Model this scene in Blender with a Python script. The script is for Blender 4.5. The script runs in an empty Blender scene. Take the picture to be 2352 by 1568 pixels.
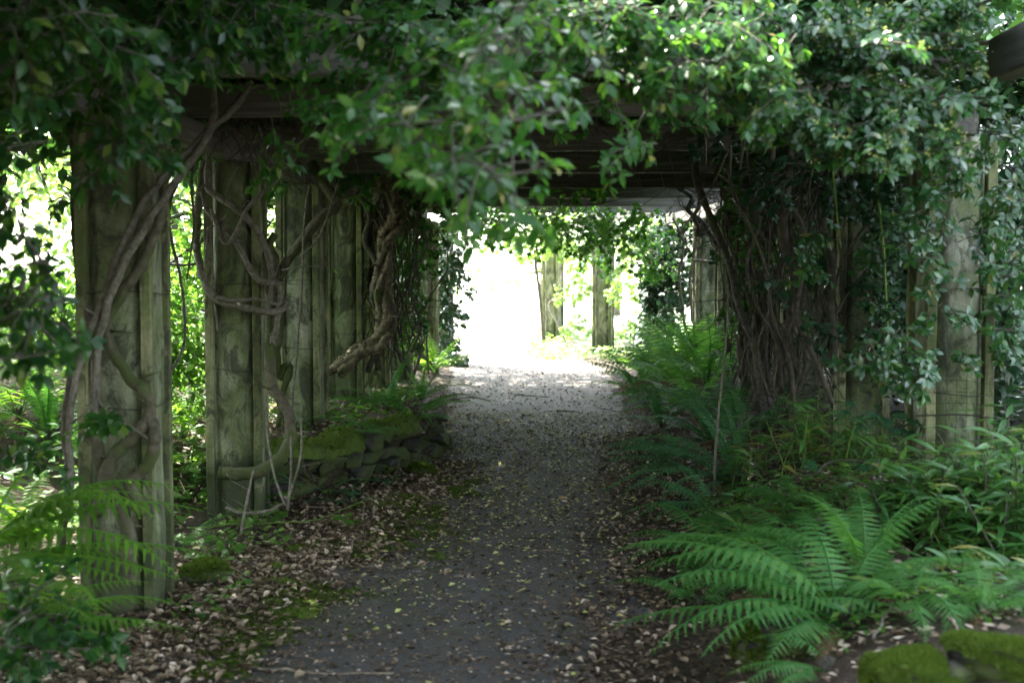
import bpy, bmesh, math, random
import numpy as np
from mathutils import Vector, Matrix, noise as mnoise

R = math.radians
rng = np.random.default_rng(11)
random.seed(11)
SC = bpy.context.scene
COL = SC.collection

# ------------------------------------------------------------------ camera, sky, sun, exposure
CAMZ = 1.65
F = 3196.0                       # focal length in units of a 2352 px wide picture
PITCH = math.atan((784 - 610) / F)
YAW = math.atan((1270 - 1176) / F)
cam = bpy.data.cameras.new('camera')
cam.sensor_width = 36.0
cam.lens = 36.0 * F / 2352
cam.clip_start = 0.05
cam.clip_end = 2000
cam.dof.use_dof = True
cam.dof.focus_distance = 11.0
cam.dof.aperture_fstop = 2.6
cam_o = bpy.data.objects.new('camera', cam)
COL.objects.link(cam_o)
cam_o.location = (0, 0, CAMZ)
cam_o.rotation_euler = (R(90) - PITCH, 0, YAW)
SC.camera = cam_o

SUN_EL, SUN_AZ = R(52), R(-42)   # azimuth measured from +Y towards +X
world = bpy.data.worlds.new('World')
SC.world = world
world.use_nodes = True
wn = world.node_tree
sky = wn.nodes.new('ShaderNodeTexSky')
sky.sky_type = 'NISHITA'
sky.sun_disc = False
sky.sun_elevation = SUN_EL
sky.sun_rotation = SUN_AZ
sky.air_density = 1.0
sky.dust_density = 1.6
sky.ozone_density = .6
bg = wn.nodes['Background']
bg.inputs['Strength'].default_value = 0.15
hs = wn.nodes.new('ShaderNodeHueSaturation')       # thin high haze: a paler blue all over
hs.inputs['Saturation'].default_value = 0.5
wn.links.new(sky.outputs[0], hs.inputs['Color'])
wn.links.new(hs.outputs[0], bg.inputs['Color'])

sun = bpy.data.lights.new('sun', 'SUN')
sun.energy = 4.2
sun.angle = R(0.6)
sun.color = (1.0, 0.95, 0.86)
sun_o = bpy.data.objects.new('sun', sun)
COL.objects.link(sun_o)
sd = Vector((math.sin(SUN_AZ) * math.cos(SUN_EL), math.cos(SUN_AZ) * math.cos(SUN_EL), math.sin(SUN_EL)))
sun_o.rotation_euler = sd.to_track_quat('Z', 'Y').to_euler()
sun_o.location = sd * 60

SC.view_settings.view_transform = 'Standard'
SC.view_settings.look = 'None'
SC.view_settings.gamma = 1.0
SC.view_settings.exposure = 3.8
SC.view_settings.use_curve_mapping = False
SC.render.engine = 'CYCLES'
SC.cycles.use_denoising = True
SC.cycles.max_bounces = 7
SC.cycles.diffuse_bounces = 4
SC.cycles.glossy_bounces = 2
SC.cycles.transmission_bounces = 4
SC.cycles.sample_clamp_indirect = 6.0

# ------------------------------------------------------------------ photograph <-> place
_cp, _sp, _cy, _sy = math.cos(PITCH), math.sin(PITCH), math.cos(YAW), math.sin(YAW)

def ray(px, py):
    x = (px - 1176) / F
    y = (784 - py) / F
    fx, fy, fz = x, _cp + y * _sp, -_sp + y * _cp
    return Vector((fx * _cy - fy * _sy, fx * _sy + fy * _cy, fz))

def at(px, py, d):
    """the point seen at px,py (2352x1568 picture) at the distance y=d along the walk"""
    v = ray(px, py)
    return Vector((0, 0, CAMZ)) + v * (d / v.y)

def sm(a, b, x):
    t = min(1.0, max(0.0, (x - a) / (b - a)))
    return t * t * (3 - 2 * t)

def interp(t, pts):
    if t <= pts[0][0]:
        return pts[0][1]
    for (a, va), (b, vb) in zip(pts, pts[1:]):
        if t <= b:
            return va + (vb - va) * (t - a) / (b - a)
    return pts[-1][1]

PATH_L = [(-30, -1.8), (0, -1.8), (5.5, -1.62), (7, -1.35), (9.2, -1.05), (11.5, -.9), (14, -1.1), (18, -1.35), (22, -1.6), (25, -2.2), (29, -4.5), (33, -9), (38, -16)]
PATH_R = [(-30, .2), (0, .2), (5.5, .22), (7, .42), (9.2, .58), (11.5, .7), (14, .8), (18, .85), (22, .8), (25, .45), (29, -.9), (33, -4), (38, -11)]

def height(x, y):
    pl, pr = interp(y, PATH_L), interp(y, PATH_R)
    z = 0.0
    # right-hand bank
    k = sm(pr + .25, pr + 1.25, x) * (1 - .55 * sm(16, 24, y))
    z += .34 * k + .05 * max(0, x - 2.2) * sm(4, 8, y) * (1 - sm(30, 60, y))
    # left-hand bed held by the dry stone wall
    wl = interp(y, [(9.4, -1.95), (9.8, -1.75), (10.7, -1.42), (11.6, -1.02), (12.4, -1.06), (14, -1.28), (17, -1.6), (20, -1.8)])
    z += .33 * sm(9.5, 9.9, y) * (1 - .75 * sm(13, 19, y)) * sm(wl + .05, wl - .12, x)
    # slope rising on the far left
    z += .16 * max(0, -2.5 - x) * sm(3, 8, y) * (1 - sm(26, 40, y)) if x > -12 else .16 * 9.5 * sm(3, 8, y) * (1 - sm(26, 40, y))
    if abs(x) < 8 and 2 < y < 32:
        out = max(sm(pl + .05, pl - .5, x), sm(pr - .05, pr + .5, x))
        z += out * (.035 * mnoise.noise((x * 1.7, y * 1.7, 0)) + .015 * mnoise.noise((x * 6, y * 6, 3)))
        z += .006 * mnoise.noise((x * 1.3, y * 1.3, 9))
    return z

def gnd(px, py):
    v = ray(px, py)
    o = Vector((0, 0, CAMZ))
    t = 2.0
    while t < 60:
        p = o + v * t
        if p.z <= height(p.x, p.y):
            return Vector((p.x, p.y, height(p.x, p.y)))
        t += .02
    return o + v * 60

# ------------------------------------------------------------------ materials
def mat(name):
    m = bpy.data.materials.new(name)
    m.use_nodes = True
    nt = m.node_tree
    for n in list(nt.nodes):
        nt.nodes.remove(n)
    out = nt.nodes.new('ShaderNodeOutputMaterial')
    return m, nt, out

def N(nt, typ, **kw):
    n = nt.nodes.new(typ)
    for k, v in kw.items():
        if k.startswith('i_'):
            n.inputs[k[2:].replace('_', ' ')].default_value = v
        else:
            setattr(n, k, v)
    return n

def ramp(nt, stops):
    r = nt.nodes.new('ShaderNodeValToRGB')
    e = r.color_ramp.elements
    while len(e) < len(stops):
        e.new(.5)
    for el, (p, c) in zip(e, stops):
        el.position = p
        el.color = (*c, 1)
    return r

def noise_tex(nt, scale, detail=6, vec=None, rough=.6, dist=0.0):
    n = N(nt, 'ShaderNodeTexNoise')
    n.inputs['Scale'].default_value = scale
    n.inputs['Detail'].default_value = detail
    n.inputs['Roughness'].default_value = rough
    n.inputs['Distortion'].default_value = dist
    if vec is not None:
        nt.links.new(vec, n.inputs['Vector'])
    return n

def leaf_mat(name, stops, trans_stops, tf=.35, rough=.38, spec=.5):
    m, nt, out = mat(name)
    geo = N(nt, 'ShaderNodeNewGeometry')
    oi = N(nt, 'ShaderNodeObjectInfo')
    add = N(nt, 'ShaderNodeMath', operation='ADD')
    nt.links.new(geo.outputs['Random Per Island'], add.inputs[0])
    nt.links.new(oi.outputs['Random'], add.inputs[1])
    fr = N(nt, 'ShaderNodeMath', operation='FRACT')
    nt.links.new(add.outputs[0], fr.inputs[0])
    r1, r2 = ramp(nt, stops), ramp(nt, trans_stops)
    nt.links.new(fr.outputs[0], r1.inputs[0])
    nt.links.new(fr.outputs[0], r2.inputs[0])
    b = N(nt, 'ShaderNodeBsdfPrincipled')
    nt.links.new(r1.outputs[0], b.inputs['Base Color'])
    b.inputs['Roughness'].default_value = rough
    b.inputs['Specular IOR Level'].default_value = spec
    t = N(nt, 'ShaderNodeBsdfTranslucent')
    nt.links.new(r2.outputs[0], t.inputs['Color'])
    mx = N(nt, 'ShaderNodeMixShader')
    mx.inputs[0].default_value = tf
    nt.links.new(b.outputs[0], mx.inputs[1])
    nt.links.new(t.outputs[0], mx.inputs[2])
    nt.links.new(mx.outputs[0], out.inputs['Surface'])
    return m

M = {}
M['leaf'] = leaf_mat('climber_leaf', [(0, (.010, .048, .009)), (.5, (.019, .078, .014)), (.80, (.038, .105, .020)), (.95, (.075, .14, .022)), (1, (.20, .18, .04))],
                     [(0, (.06, .24, .02)), (1, (.18, .40, .04))], .36, .34, .24)
M['leaf_young'] = leaf_mat('young_leaf', [(0, (.035, .10, .022)), (.6, (.06, .14, .025)), (1, (.10, .18, .03))],
                           [(0, (.14, .36, .03)), (1, (.26, .50, .05))], .42, .4, .2)
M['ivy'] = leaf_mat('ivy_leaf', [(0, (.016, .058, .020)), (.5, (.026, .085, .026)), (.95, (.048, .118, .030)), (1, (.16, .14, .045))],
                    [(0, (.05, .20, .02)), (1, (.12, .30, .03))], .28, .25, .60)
M['ivy_dark'] = leaf_mat('shade_dark_ivy_leaf', [(0, (.010, .036, .014)), (.6, (.018, .055, .020)), (1, (.030, .070, .022))],
                         [(0, (.03, .10, .02)), (1, (.06, .15, .02))], .10, .3, .3)  # ivy copy darkened so the shaded row and its gaps go near-black
M['leaf_dark_backlit'] = leaf_mat('dark_backlit_leaf', [(0, (.007, .028, .008)), (.6, (.013, .046, .011)), (.93, (.026, .075, .014)), (1, (.10, .13, .02))],
                         [(0, (.05, .20, .02)), (1, (.16, .38, .03))], .30, .34, .26)  # climber leaf darkened: backlit shade put into the colour; the low bush shares it
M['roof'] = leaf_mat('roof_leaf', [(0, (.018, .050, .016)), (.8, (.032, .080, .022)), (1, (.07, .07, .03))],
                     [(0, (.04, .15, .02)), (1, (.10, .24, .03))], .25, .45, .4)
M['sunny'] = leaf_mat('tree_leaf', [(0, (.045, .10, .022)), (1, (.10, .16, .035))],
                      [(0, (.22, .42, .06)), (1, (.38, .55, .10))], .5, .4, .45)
M['fern'] = leaf_mat('fern_green', [(0, (.032, .112, .028)), (.6, (.048, .140, .034)), (1, (.078, .16, .034))],
                     [(0, (.10, .32, .04)), (1, (.18, .42, .05))], .38, .5, .16)
M['fern_blue'] = leaf_mat('fern_bluegreen', [(0, (.040, .130, .050)), (1, (.064, .165, .058))],
                          [(0, (.06, .24, .06)), (1, (.12, .30, .07))], .32, .45, .25)
M['fern_bright'] = leaf_mat('fern_yellowgreen', [(0, (.060, .155, .020)), (1, (.095, .19, .025))],
                            [(0, (.22, .50, .04)), (1, (.32, .58, .05))], .45, .5, .15)
M['fern_dead'] = leaf_mat('withered_fern', [(0, (.07, .045, .022)), (1, (.15, .10, .05))], [(0, (.12, .07, .03)), (1, (.16, .1, .04))], .2, .7, .2)
M['lance'] = leaf_mat('lance_leaf', [(0, (.034, .108, .028)), (.75, (.058, .145, .034)), (.95, (.09, .17, .04)), (1, (.24, .20, .05))],
                      [(0, (.12, .32, .04)), (1, (.24, .42, .06))], .35, .30, .45)
M['palmate'] = leaf_mat('palmate_leaf', [(0, (.018, .085, .045)), (1, (.03, .105, .05))],
                        [(0, (.06, .24, .07)), (1, (.10, .28, .08))], .3, .45, .4)
M['moss_tuft'] = leaf_mat('moss_tuft', [(0, (.036, .066, .008)), (1, (.085, .125, .016))],
                          [(0, (.10, .18, .02)), (1, (.16, .24, .03))], .3, .8, .1)
M['litter'] = leaf_mat('dead_leaf', [(0, (.05, .036, .024)), (.3, (.125, .090, .058)), (.6, (.25, .188, .128)), (.84, (.40, .32, .235)), (1, (.54, .46, .36))],
                       [(0, (.15, .08, .03)), (1, (.30, .2, .1))], .12, .6, .3)
M['litter_dark'] = leaf_mat('rotting_leaf', [(0, (.035, .024, .016)), (.6, (.085, .058, .035)), (1, (.16, .11, .07))],
                            [(0, (.08, .04, .02)), (1, (.1, .06, .03))], .08, .65, .3)
M['litter_yellow'] = leaf_mat('fallen_yellow_leaf', [(0, (.34, .38, .10)), (.5, (.46, .47, .17)), (.8, (.50, .43, .18)), (1, (.26, .36, .10))],
                              [(0, (.3, .34, .08)), (1, (.35, .36, .1))], .15, .5, .4)
M['flower'] = leaf_mat('ivy_bud', [(0, (.20, .26, .07)), (1, (.34, .38, .13))], [(0, (.2, .3, .06)), (1, (.3, .4, .1))], .2, .6, .2)

def bark_mat(name, c0, c1, c2, sc=18, moss=.0, bump=.5):
    m, nt, out = mat(name)
    tc = N(nt, 'ShaderNodeTexCoord')
    n1 = noise_tex(nt, sc, 8, tc.outputs['Object'], .65, .4)
    r = ramp(nt, [(.3, c0), (.52, c1), (.75, c2)])
    nt.links.new(n1.outputs[0], r.inputs[0])
    col = r.outputs[0]
    if moss > 0:
        n2 = noise_tex(nt, 3.5, 6, tc.outputs['Object'], .65)
        r2 = ramp(nt, [(.62 - moss * .35, (0, 0, 0)), (.70 - moss * .3, (1, 1, 1))])
        nt.links.new(n2.outputs[0], r2.inputs[0])
        mx = N(nt, 'ShaderNodeMix', data_type='RGBA')
        nt.links.new(r2.outputs[0], mx.inputs[0])
        nt.links.new(col, mx.inputs[6])
        mx.inputs[7].default_value = (.048, .062, .018, 1)
        col = mx.outputs[2]
    b = N(nt, 'ShaderNodeBsdfPrincipled')
    b.inputs['Roughness'].default_value = .85
    b.inputs['Specular IOR Level'].default_value = .25
    nt.links.new(col, b.inputs['Base Color'])
    bp = N(nt, 'ShaderNodeBump')
    bp.inputs['Strength'].default_value = bump
    bp.inputs['Distance'].default_value = .02
    nt.links.new(n1.outputs[0], bp.inputs['Height'])
    nt.links.new(bp.outputs[0], b.inputs['Normal'])
    nt.links.new(b.outputs[0], out.inputs['Surface'])
    return m

M['bark'] = bark_mat('bark', (.032, .028, .021), (.080, .072, .055), (.15, .138, .11), 30, .2, .9)
M['bark_mossy'] = bark_mat('mossy_bark', (.03, .028, .018), (.075, .065, .042), (.13, .115, .08), 20, .45)
M['bark_pale'] = bark_mat('pale_stem', (.060, .054, .040), (.135, .122, .092), (.23, .215, .17), 34, .12, .9)
M['bark_gnarled'] = bark_mat('gnarled_bark', (.035, .027, .02), (.13, .105, .07), (.24, .20, .14), 13, .22, 1.0)
M['dry_stem'] = bark_mat('dry_stem', (.030, .026, .019), (.065, .056, .040), (.12, .105, .078), 22, .1)
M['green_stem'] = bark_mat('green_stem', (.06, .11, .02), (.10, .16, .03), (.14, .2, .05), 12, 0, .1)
M['stick'] = bark_mat('dead_stick', (.08, .06, .045), (.17, .135, .10), (.28, .235, .185), 30, 0)
M['rock'] = bark_mat('rock', (.016, .016, .013), (.042, .040, .034), (.085, .08, .068), 9, .42, 1.0)
M['moss'] = bark_mat('moss', (.028, .046, .006), (.058, .092, .012), (.095, .135, .020), 26, 0, 1.0)
M['wire'] = bark_mat('wire', (.02, .016, .013), (.03, .025, .02), (.04, .03, .025), 30, 0)

def concrete(name, tint=(1, 1, 1)):
    m, nt, out = mat(name)
    tc = N(nt, 'ShaderNodeTexCoord')
    oi = N(nt, 'ShaderNodeObjectInfo')
    off = N(nt, 'ShaderNodeVectorMath', operation='ADD')
    mulr = N(nt, 'ShaderNodeMath', operation='MULTIPLY')
    mulr.inputs[1].default_value = 37.0
    nt.links.new(oi.outputs['Random'], mulr.inputs[0])
    nt.links.new(tc.outputs['Object'], off.inputs[0])
    nt.links.new(mulr.outputs[0], off.inputs[1])
    mp = N(nt, 'ShaderNodeMapping')
    mp.inputs['Scale'].default_value = (6, 6, 1.5)
    nt.links.new(off.outputs[0], mp.inputs[0])
    streak = noise_tex(nt, 1.2, 7, mp.outputs[0], .62, .3)
    patch = noise_tex(nt, 3.0, 8, off.outputs[0], .68, .5)
    fine = noise_tex(nt, 70, 5, off.outputs[0], .7)
    r1 = ramp(nt, [(.30, tuple(c * t for c, t in zip((.032, .034, .022), tint))), (.46, tuple(c * t for c, t in zip((.135, .145, .090), tint))),
                   (.60, tuple(c * t for c, t in zip((.27, .285, .185), tint))), (.8, tuple(c * t for c, t in zip((.42, .43, .33), tint)))])
    nt.links.new(streak.outputs[0], r1.inputs[0])
    # algae
    r2 = ramp(nt, [(.40, (0, 0, 0)), (.60, (.8, .8, .8))])
    nt.links.new(patch.outputs[0], r2.inputs[0])
    mx = N(nt, 'ShaderNodeMix', data_type='RGBA')
    nt.links.new(r2.outputs[0], mx.inputs[0])
    nt.links.new(r1.outputs[0], mx.inputs[6])
    mx.inputs[7].default_value = (.082, .112, .030, 1)
    # moss and dark damp climbing from the foot
    sx = N(nt, 'ShaderNodeSeparateXYZ')
    nt.links.new(tc.outputs['Object'], sx.inputs[0])
    mr = N(nt, 'ShaderNodeMapRange')
    mr.inputs['From Min'].default_value = 0.75
    mr.inputs['From Max'].default_value = 0.0
    mr.inputs['To Min'].default_value = -.30
    mr.inputs['To Max'].default_value = .35
    nt.links.new(sx.outputs[2], mr.inputs[0])
    ad = N(nt, 'ShaderNodeMath', operation='ADD')
    nt.links.new(mr.outputs[0], ad.inputs[0])
    nt.links.new(patch.outputs[0], ad.inputs[1])
    r3 = ramp(nt, [(.50, (0, 0, 0)), (.64, (.9, .9, .9))])
    nt.links.new(ad.outputs[0], r3.inputs[0])
    mx2 = N(nt, 'ShaderNodeMix', data_type='RGBA')
    nt.links.new(r3.outputs[0], mx2.inputs[0])
    nt.links.new(mx.outputs[2], mx2.inputs[6])
    mx2.inputs[7].default_value = (.040, .052, .018, 1)
    # dark weeping stains
    mp2 = N(nt, 'ShaderNodeMapping')
    mp2.inputs['Scale'].default_value = (4, 4, 2.0)
    nt.links.new(off.outputs[0], mp2.inputs[0])
    st_ = noise_tex(nt, 1.6, 9, mp2.outputs[0], .72, 1.2)
    r5 = ramp(nt, [(.50, (0, 0, 0)), (.58, (.85, .85, .85))])
    nt.links.new(st_.outputs[0], r5.inputs[0])
    mx5 = N(nt, 'ShaderNodeMix', data_type='RGBA')
    nt.links.new(r5.outputs[0], mx5.inputs[0])
    nt.links.new(mx2.outputs[2], mx5.inputs[6])
    mx5.inputs[7].default_value = (.040, .044, .026, 1)
    mx2 = mx5
    # grain
    r4 = ramp(nt, [(.3, (.72, .72, .72)), (.7, (1.15, 1.15, 1.15))])
    nt.links.new(fine.outputs[0], r4.inputs[0])
    mm = N(nt, 'ShaderNodeMix', data_type='RGBA', blend_type='MULTIPLY')
    mm.inputs[0].default_value = 1
    nt.links.new(mx2.outputs[2], mm.inputs[6])
    nt.links.new(r4.outputs[0], mm.inputs[7])
    b = N(nt, 'ShaderNodeBsdfPrincipled')
    b.inputs['Roughness'].default_value = .8
    b.inputs['Specular IOR Level'].default_value = .3
    nt.links.new(mm.outputs[2], b.inputs['Base Color'])
    bp = N(nt, 'ShaderNodeBump')
    bp.inputs['Strength'].default_value = .5
    bp.inputs['Distance'].default_value = .008
    sm_ = N(nt, 'ShaderNodeMath', operation='ADD')
    nt.links.new(fine.outputs[0], sm_.inputs[0])
    nt.links.new(patch.outputs[0], sm_.inputs[1])
    nt.links.new(sm_.outputs[0], bp.inputs['Height'])
    nt.links.new(bp.outputs[0], b.inputs['Normal'])
    nt.links.new(b.outputs[0], out.inputs['Surface'])
    return m

M['concrete'] = concrete('mossy_concrete')
M['concrete_grey'] = concrete('grey_concrete', (1.25, 1.22, 1.4))
M['batten'] = concrete('weathered_batten', (1.05, 1.0, .80))

def wood(name, axis):
    m, nt, out = mat(name)
    tc = N(nt, 'ShaderNodeTexCoord')
    mp = N(nt, 'ShaderNodeMapping')
    mp.inputs['Scale'].default_value = (1.2, 26, 26) if axis == 'X' else (26, 1.2, 26)
    nt.links.new(tc.outputs['Object'], mp.inputs[0])
    g = noise_tex(nt, 1.0, 8, mp.outputs[0], .65, .6)
    p = noise_tex(nt, 2.2, 6, tc.outputs['Object'], .65)
    r = ramp(nt, [(.28, (.026, .024, .020)), (.5, (.085, .080, .066)), (.66, (.16, .153, .13)), (.82, (.29, .29, .255))])
    nt.links.new(g.outputs[0], r.inputs[0])
    r2 = ramp(nt, [(.50, (0, 0, 0)), (.68, (.75, .75, .75))])
    nt.links.new(p.outputs[0], r2.inputs[0])
    mx = N(nt, 'ShaderNodeMix', data_type='RGBA')
    nt.links.new(r2.outputs[0], mx.inputs[0])
    nt.links.new(r.outputs[0], mx.inputs[6])
    mx.inputs[7].default_value = (.055, .068, .030, 1)
    b = N(nt, 'ShaderNodeBsdfPrincipled')
    b.inputs['Roughness'].default_value = .8
    nt.links.new(mx.outputs[2], b.inputs['Base Color'])
    bp = N(nt, 'ShaderNodeBump')
    bp.inputs['Strength'].default_value = .6
    bp.inputs['Distance'].default_value = .008
    nt.links.new(g.outputs[0], bp.inputs['Height'])
    nt.links.new(bp.outputs[0], b.inputs['Normal'])
    nt.links.new(b.outputs[0], out.inputs['Surface'])
    return m

M['wood_x'] = wood('weathered_timber_across', 'X')
M['wood_y'] = wood('weathered_timber_along', 'Y')

def ground_mat():
    m, nt, out = mat('woodland_soil')
    tc = N(nt, 'ShaderNodeTexCoord')
    a = noise_tex(nt, 2.2, 9, tc.outputs['Object'], .68)
    f = noise_tex(nt, 38, 6, tc.outputs['Object'], .7)
    r = ramp(nt, [(.3, (.022, .016, .011)), (.55, (.055, .041, .028)), (.75, (.105, .08, .056))])
    nt.links.new(f.outputs[0], r.inputs[0])
    r2 = ramp(nt, [(.55, (0, 0, 0)), (.68, (.75, .75, .75))])
    nt.links.new(a.outputs[0], r2.inputs[0])
    mx = N(nt, 'ShaderNodeMix', data_type='RGBA')
    nt.links.new(r2.outputs[0], mx.inputs[0])
    nt.links.new(r.outputs[0], mx.inputs[6])
    mx.inputs[7].default_value = (.042, .062, .013, 1)
    # pale dry grass and gravel of the clearing beyond the walk
    geo = N(nt, 'ShaderNodeNewGeometry')
    sx = N(nt, 'ShaderNodeSeparateXYZ')
    nt.links.new(geo.outputs['Position'], sx.inputs[0])
    mr = N(nt, 'ShaderNodeMapRange')
    mr.inputs['From Min'].default_value = 25
    mr.inputs['From Max'].default_value = 31
    nt.links.new(sx.outputs[1], mr.inputs[0])
    mx2 = N(nt, 'ShaderNodeMix', data_type='RGBA')
    nt.links.new(mr.outputs[0], mx2.inputs[0])
    nt.links.new(mx.outputs[2], mx2.inputs[6])
    mx2.inputs[7].default_value = (.42, .40, .32, 1)
    b = N(nt, 'ShaderNodeBsdfPrincipled')
    b.inputs['Roughness'].default_value = .9
    b.inputs['Specular IOR Level'].default_value = .2
    nt.links.new(mx2.outputs[2], b.inputs['Base Color'])
    bp = N(nt, 'ShaderNodeBump')
    bp.inputs['Strength'].default_value = .9
    bp.inputs['Distance'].default_value = .03
    nt.links.new(f.outputs[0], bp.inputs['Height'])
    nt.links.new(bp.outputs[0], b.inputs['Normal'])
    nt.links.new(b.outputs[0], out.inputs['Surface'])
    return m

def path_mat():
    m, nt, out = mat('worn_asphalt')
    tc = N(nt, 'ShaderNodeTexCoord')
    a = noise_tex(nt, 1.5, 9, tc.outputs['Object'], .7, .3)
    f = noise_tex(nt, 62, 5, tc.outputs['Object'], .8)
    g = noise_tex(nt, 9, 8, tc.outputs['Object'], .75)
    r = ramp(nt, [(.32, (.028, .028, .028)), (.5, (.055, .054, .053)), (.68, (.098, .096, .092))])
    nt.links.new(f.outputs[0], r.inputs[0])
    # brown leaf mould trodden into the surface
    r2 = ramp(nt, [(.46, (0, 0, 0)), (.64, (.85, .85, .85))])
    nt.links.new(g.outputs[0], r2.inputs[0])
    mx = N(nt, 'ShaderNodeMix', data_type='RGBA')
    nt.links.new(r2.outputs[0], mx.inputs[0])
    nt.links.new(r.outputs[0], mx.inputs[6])
    mx.inputs[7].default_value = (.062, .049, .036, 1)
    # green film
    r3 = ramp(nt, [(.53, (0, 0, 0)), (.70, (.6, .6, .6))])
    nt.links.new(a.outputs[0], r3.inputs[0])
    mx2 = N(nt, 'ShaderNodeMix', data_type='RGBA')
    nt.links.new(r3.outputs[0], mx2.inputs[0])
    nt.links.new(mx.outputs[2], mx2.inputs[6])
    mx2.inputs[7].default_value = (.048, .058, .026, 1)
    # pale gravel at the exit, ramped in early as a painted fade into sunlight
    geo = N(nt, 'ShaderNodeNewGeometry')
    sx = N(nt, 'ShaderNodeSeparateXYZ')
    nt.links.new(geo.outputs['Position'], sx.inputs[0])
    mr = N(nt, 'ShaderNodeMapRange')
    mr.inputs['From Min'].default_value = 13
    mr.inputs['From Max'].default_value = 26
    nt.links.new(sx.outputs[1], mr.inputs[0])
    mx3 = N(nt, 'ShaderNodeMix', data_type='RGBA')
    nt.links.new(mr.outputs[0], mx3.inputs[0])
    nt.links.new(mx2.outputs[2], mx3.inputs[6])
    mx3.inputs[7].default_value = (.30, .255, .21, 1)
    b = N(nt, 'ShaderNodeBsdfPrincipled')
    b.inputs['Roughness'].default_value = .82
    b.inputs['Specular IOR Level'].default_value = .22
    nt.links.new(mx3.outputs[2], b.inputs['Base Color'])
    bp = N(nt, 'ShaderNodeBump')
    bp.inputs['Strength'].default_value = .35
    bp.inputs['Distance'].default_value = .008
    ad = N(nt, 'ShaderNodeMath', operation='ADD')
    nt.links.new(f.outputs[0], ad.inputs[0])
    nt.links.new(g.outputs[0], ad.inputs[1])
    nt.links.new(ad.outputs[0], bp.inputs['Height'])
    nt.links.new(bp.outputs[0], b.inputs['Normal'])
    nt.links.new(b.outputs[0], out.inputs['Surface'])
    return m

M['ground'] = ground_mat()
M['path'] = path_mat()

# ------------------------------------------------------------------ mesh helpers
def link(o, parent=None):
    COL.objects.link(o)
    if parent is not None:
        o.parent = parent
    return o

def tag(o, label=None, cat=None, group=None, kind=None):
    if label: o['label'] = label
    if cat: o['category'] = cat
    if group: o['group'] = group
    if kind: o['kind'] = kind
    elif cat: o['kind'] = 'thing'
    return o

def empty(name, loc, label, cat, group=None):
    o = bpy.data.objects.new(name, None)
    o.empty_display_size = .1
    link(o)
    o.location = loc
    return tag(o, label, cat, group)

def mesh(name, V, Fc, m, smooth=True):
    me = bpy.data.meshes.new(name)
    if isinstance(Fc, np.ndarray):
        V = np.asarray(V, dtype=np.float32)
        k = Fc.shape[1]
        me.vertices.add(len(V))
        me.vertices.foreach_set('co', V.ravel())
        me.loops.add(Fc.size)
        me.loops.foreach_set('vertex_index', Fc.ravel().astype(np.int32))
        me.polygons.add(len(Fc))
        me.polygons.foreach_set('loop_start', np.arange(0, Fc.size, k, dtype=np.int32))
        me.update(calc_edges=True)
    else:
        me.from_pydata([tuple(v) for v in V], [], Fc)
        me.update()
    me.polygons.foreach_set('use_smooth', [smooth] * len(me.polygons))
    me.materials.append(m)
    return me

def obj(name, me, parent=None, loc=(0, 0, 0)):
    o = bpy.data.objects.new(name, me)
    o.location = loc
    return link(o, parent)

class MB:
    def __init__(self):
        self.v, self.f = [], []
    def add(self, V, Fc):
        n = len(self.v)
        self.v += [tuple(p) for p in V]
        self.f += [tuple(i + n for i in q) for q in Fc]
    def tube(self, pts, radii, n=6, lump=0.0):
        pts = [Vector(p) for p in pts]
        if not hasattr(radii, '__len__'):
            radii = [radii] * len(pts)
        base = len(self.v)
        up = Vector((0.31, 0.17, .93)).normalized()
        prev = None
        for i, p in enumerate(pts):
            t = (pts[min(i + 1, len(pts) - 1)] - pts[max(i - 1, 0)])
            t = t.normalized() if t.length > 1e-9 else Vector((0, 0, 1))
            if prev is None:
                a = t.cross(up if abs(t.dot(up)) < .95 else Vector((1, 0, 0))).normalized()
            else:
                a = (prev - t * prev.dot(t)).normalized()
            prev = a
            b = t.cross(a)
            for k in range(n):
                an = 2 * math.pi * k / n
                r = radii[i] * (1 + (lump * (random.random() - .5) if lump else 0))
                self.v.append(tuple(p + (a * math.cos(an) + b * math.sin(an)) * r))
        for i in range(len(pts) - 1):
            for k in range(n):
                k2 = (k + 1) % n
                self.f.append((base + i * n + k, base + i * n + k2, base + (i + 1) * n + k2, base + (i + 1) * n + k))
        c0 = len(self.v); self.v.append(tuple(pts[0])); self.v.append(tuple(pts[-1]))
        e = base + (len(pts) - 1) * n
        for k in range(n):
            k2 = (k + 1) % n
            self.f.append((c0, base + k2, base + k))
            self.f.append((c0 + 1, e + k, e + k2))
    def box(self, lo, hi):
        x0, y0, z0 = lo; x1, y1, z1 = hi
        self.add([(x0, y0, z0), (x1, y0, z0), (x1, y1, z0), (x0, y1, z0), (x0, y0, z1), (x1, y0, z1), (x1, y1, z1), (x0, y1, z1)],
                 [(0, 3, 2, 1), (4, 5, 6, 7), (0, 1, 5, 4), (1, 2, 6, 5), (2, 3, 7, 6), (3, 0, 4, 7)])
    def build(self, name, m, parent=None, loc=(0, 0, 0), smooth=True):
        return obj(name, mesh(name, self.v, self.f, m, smooth), parent, loc)

def spline(pts, n=8):
    """Catmull-Rom through the points"""
    P = [Vector(p) for p in pts]
    P = [P[0] * 2 - P[1]] + P + [P[-1] * 2 - P[-2]]
    out = []
    for i in range(1, len(P) - 2):
        for k in range(n):
            t = k / n
            a, b, c, d = P[i - 1], P[i], P[i + 1], P[i + 2]
            out.append(.5 * ((2 * b) + (c - a) * t + (2 * a - 5 * b + 4 * c - d) * t * t + (3 * b - 3 * c + d - a) * t ** 3))
    out.append(P[-2])
    return out

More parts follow.
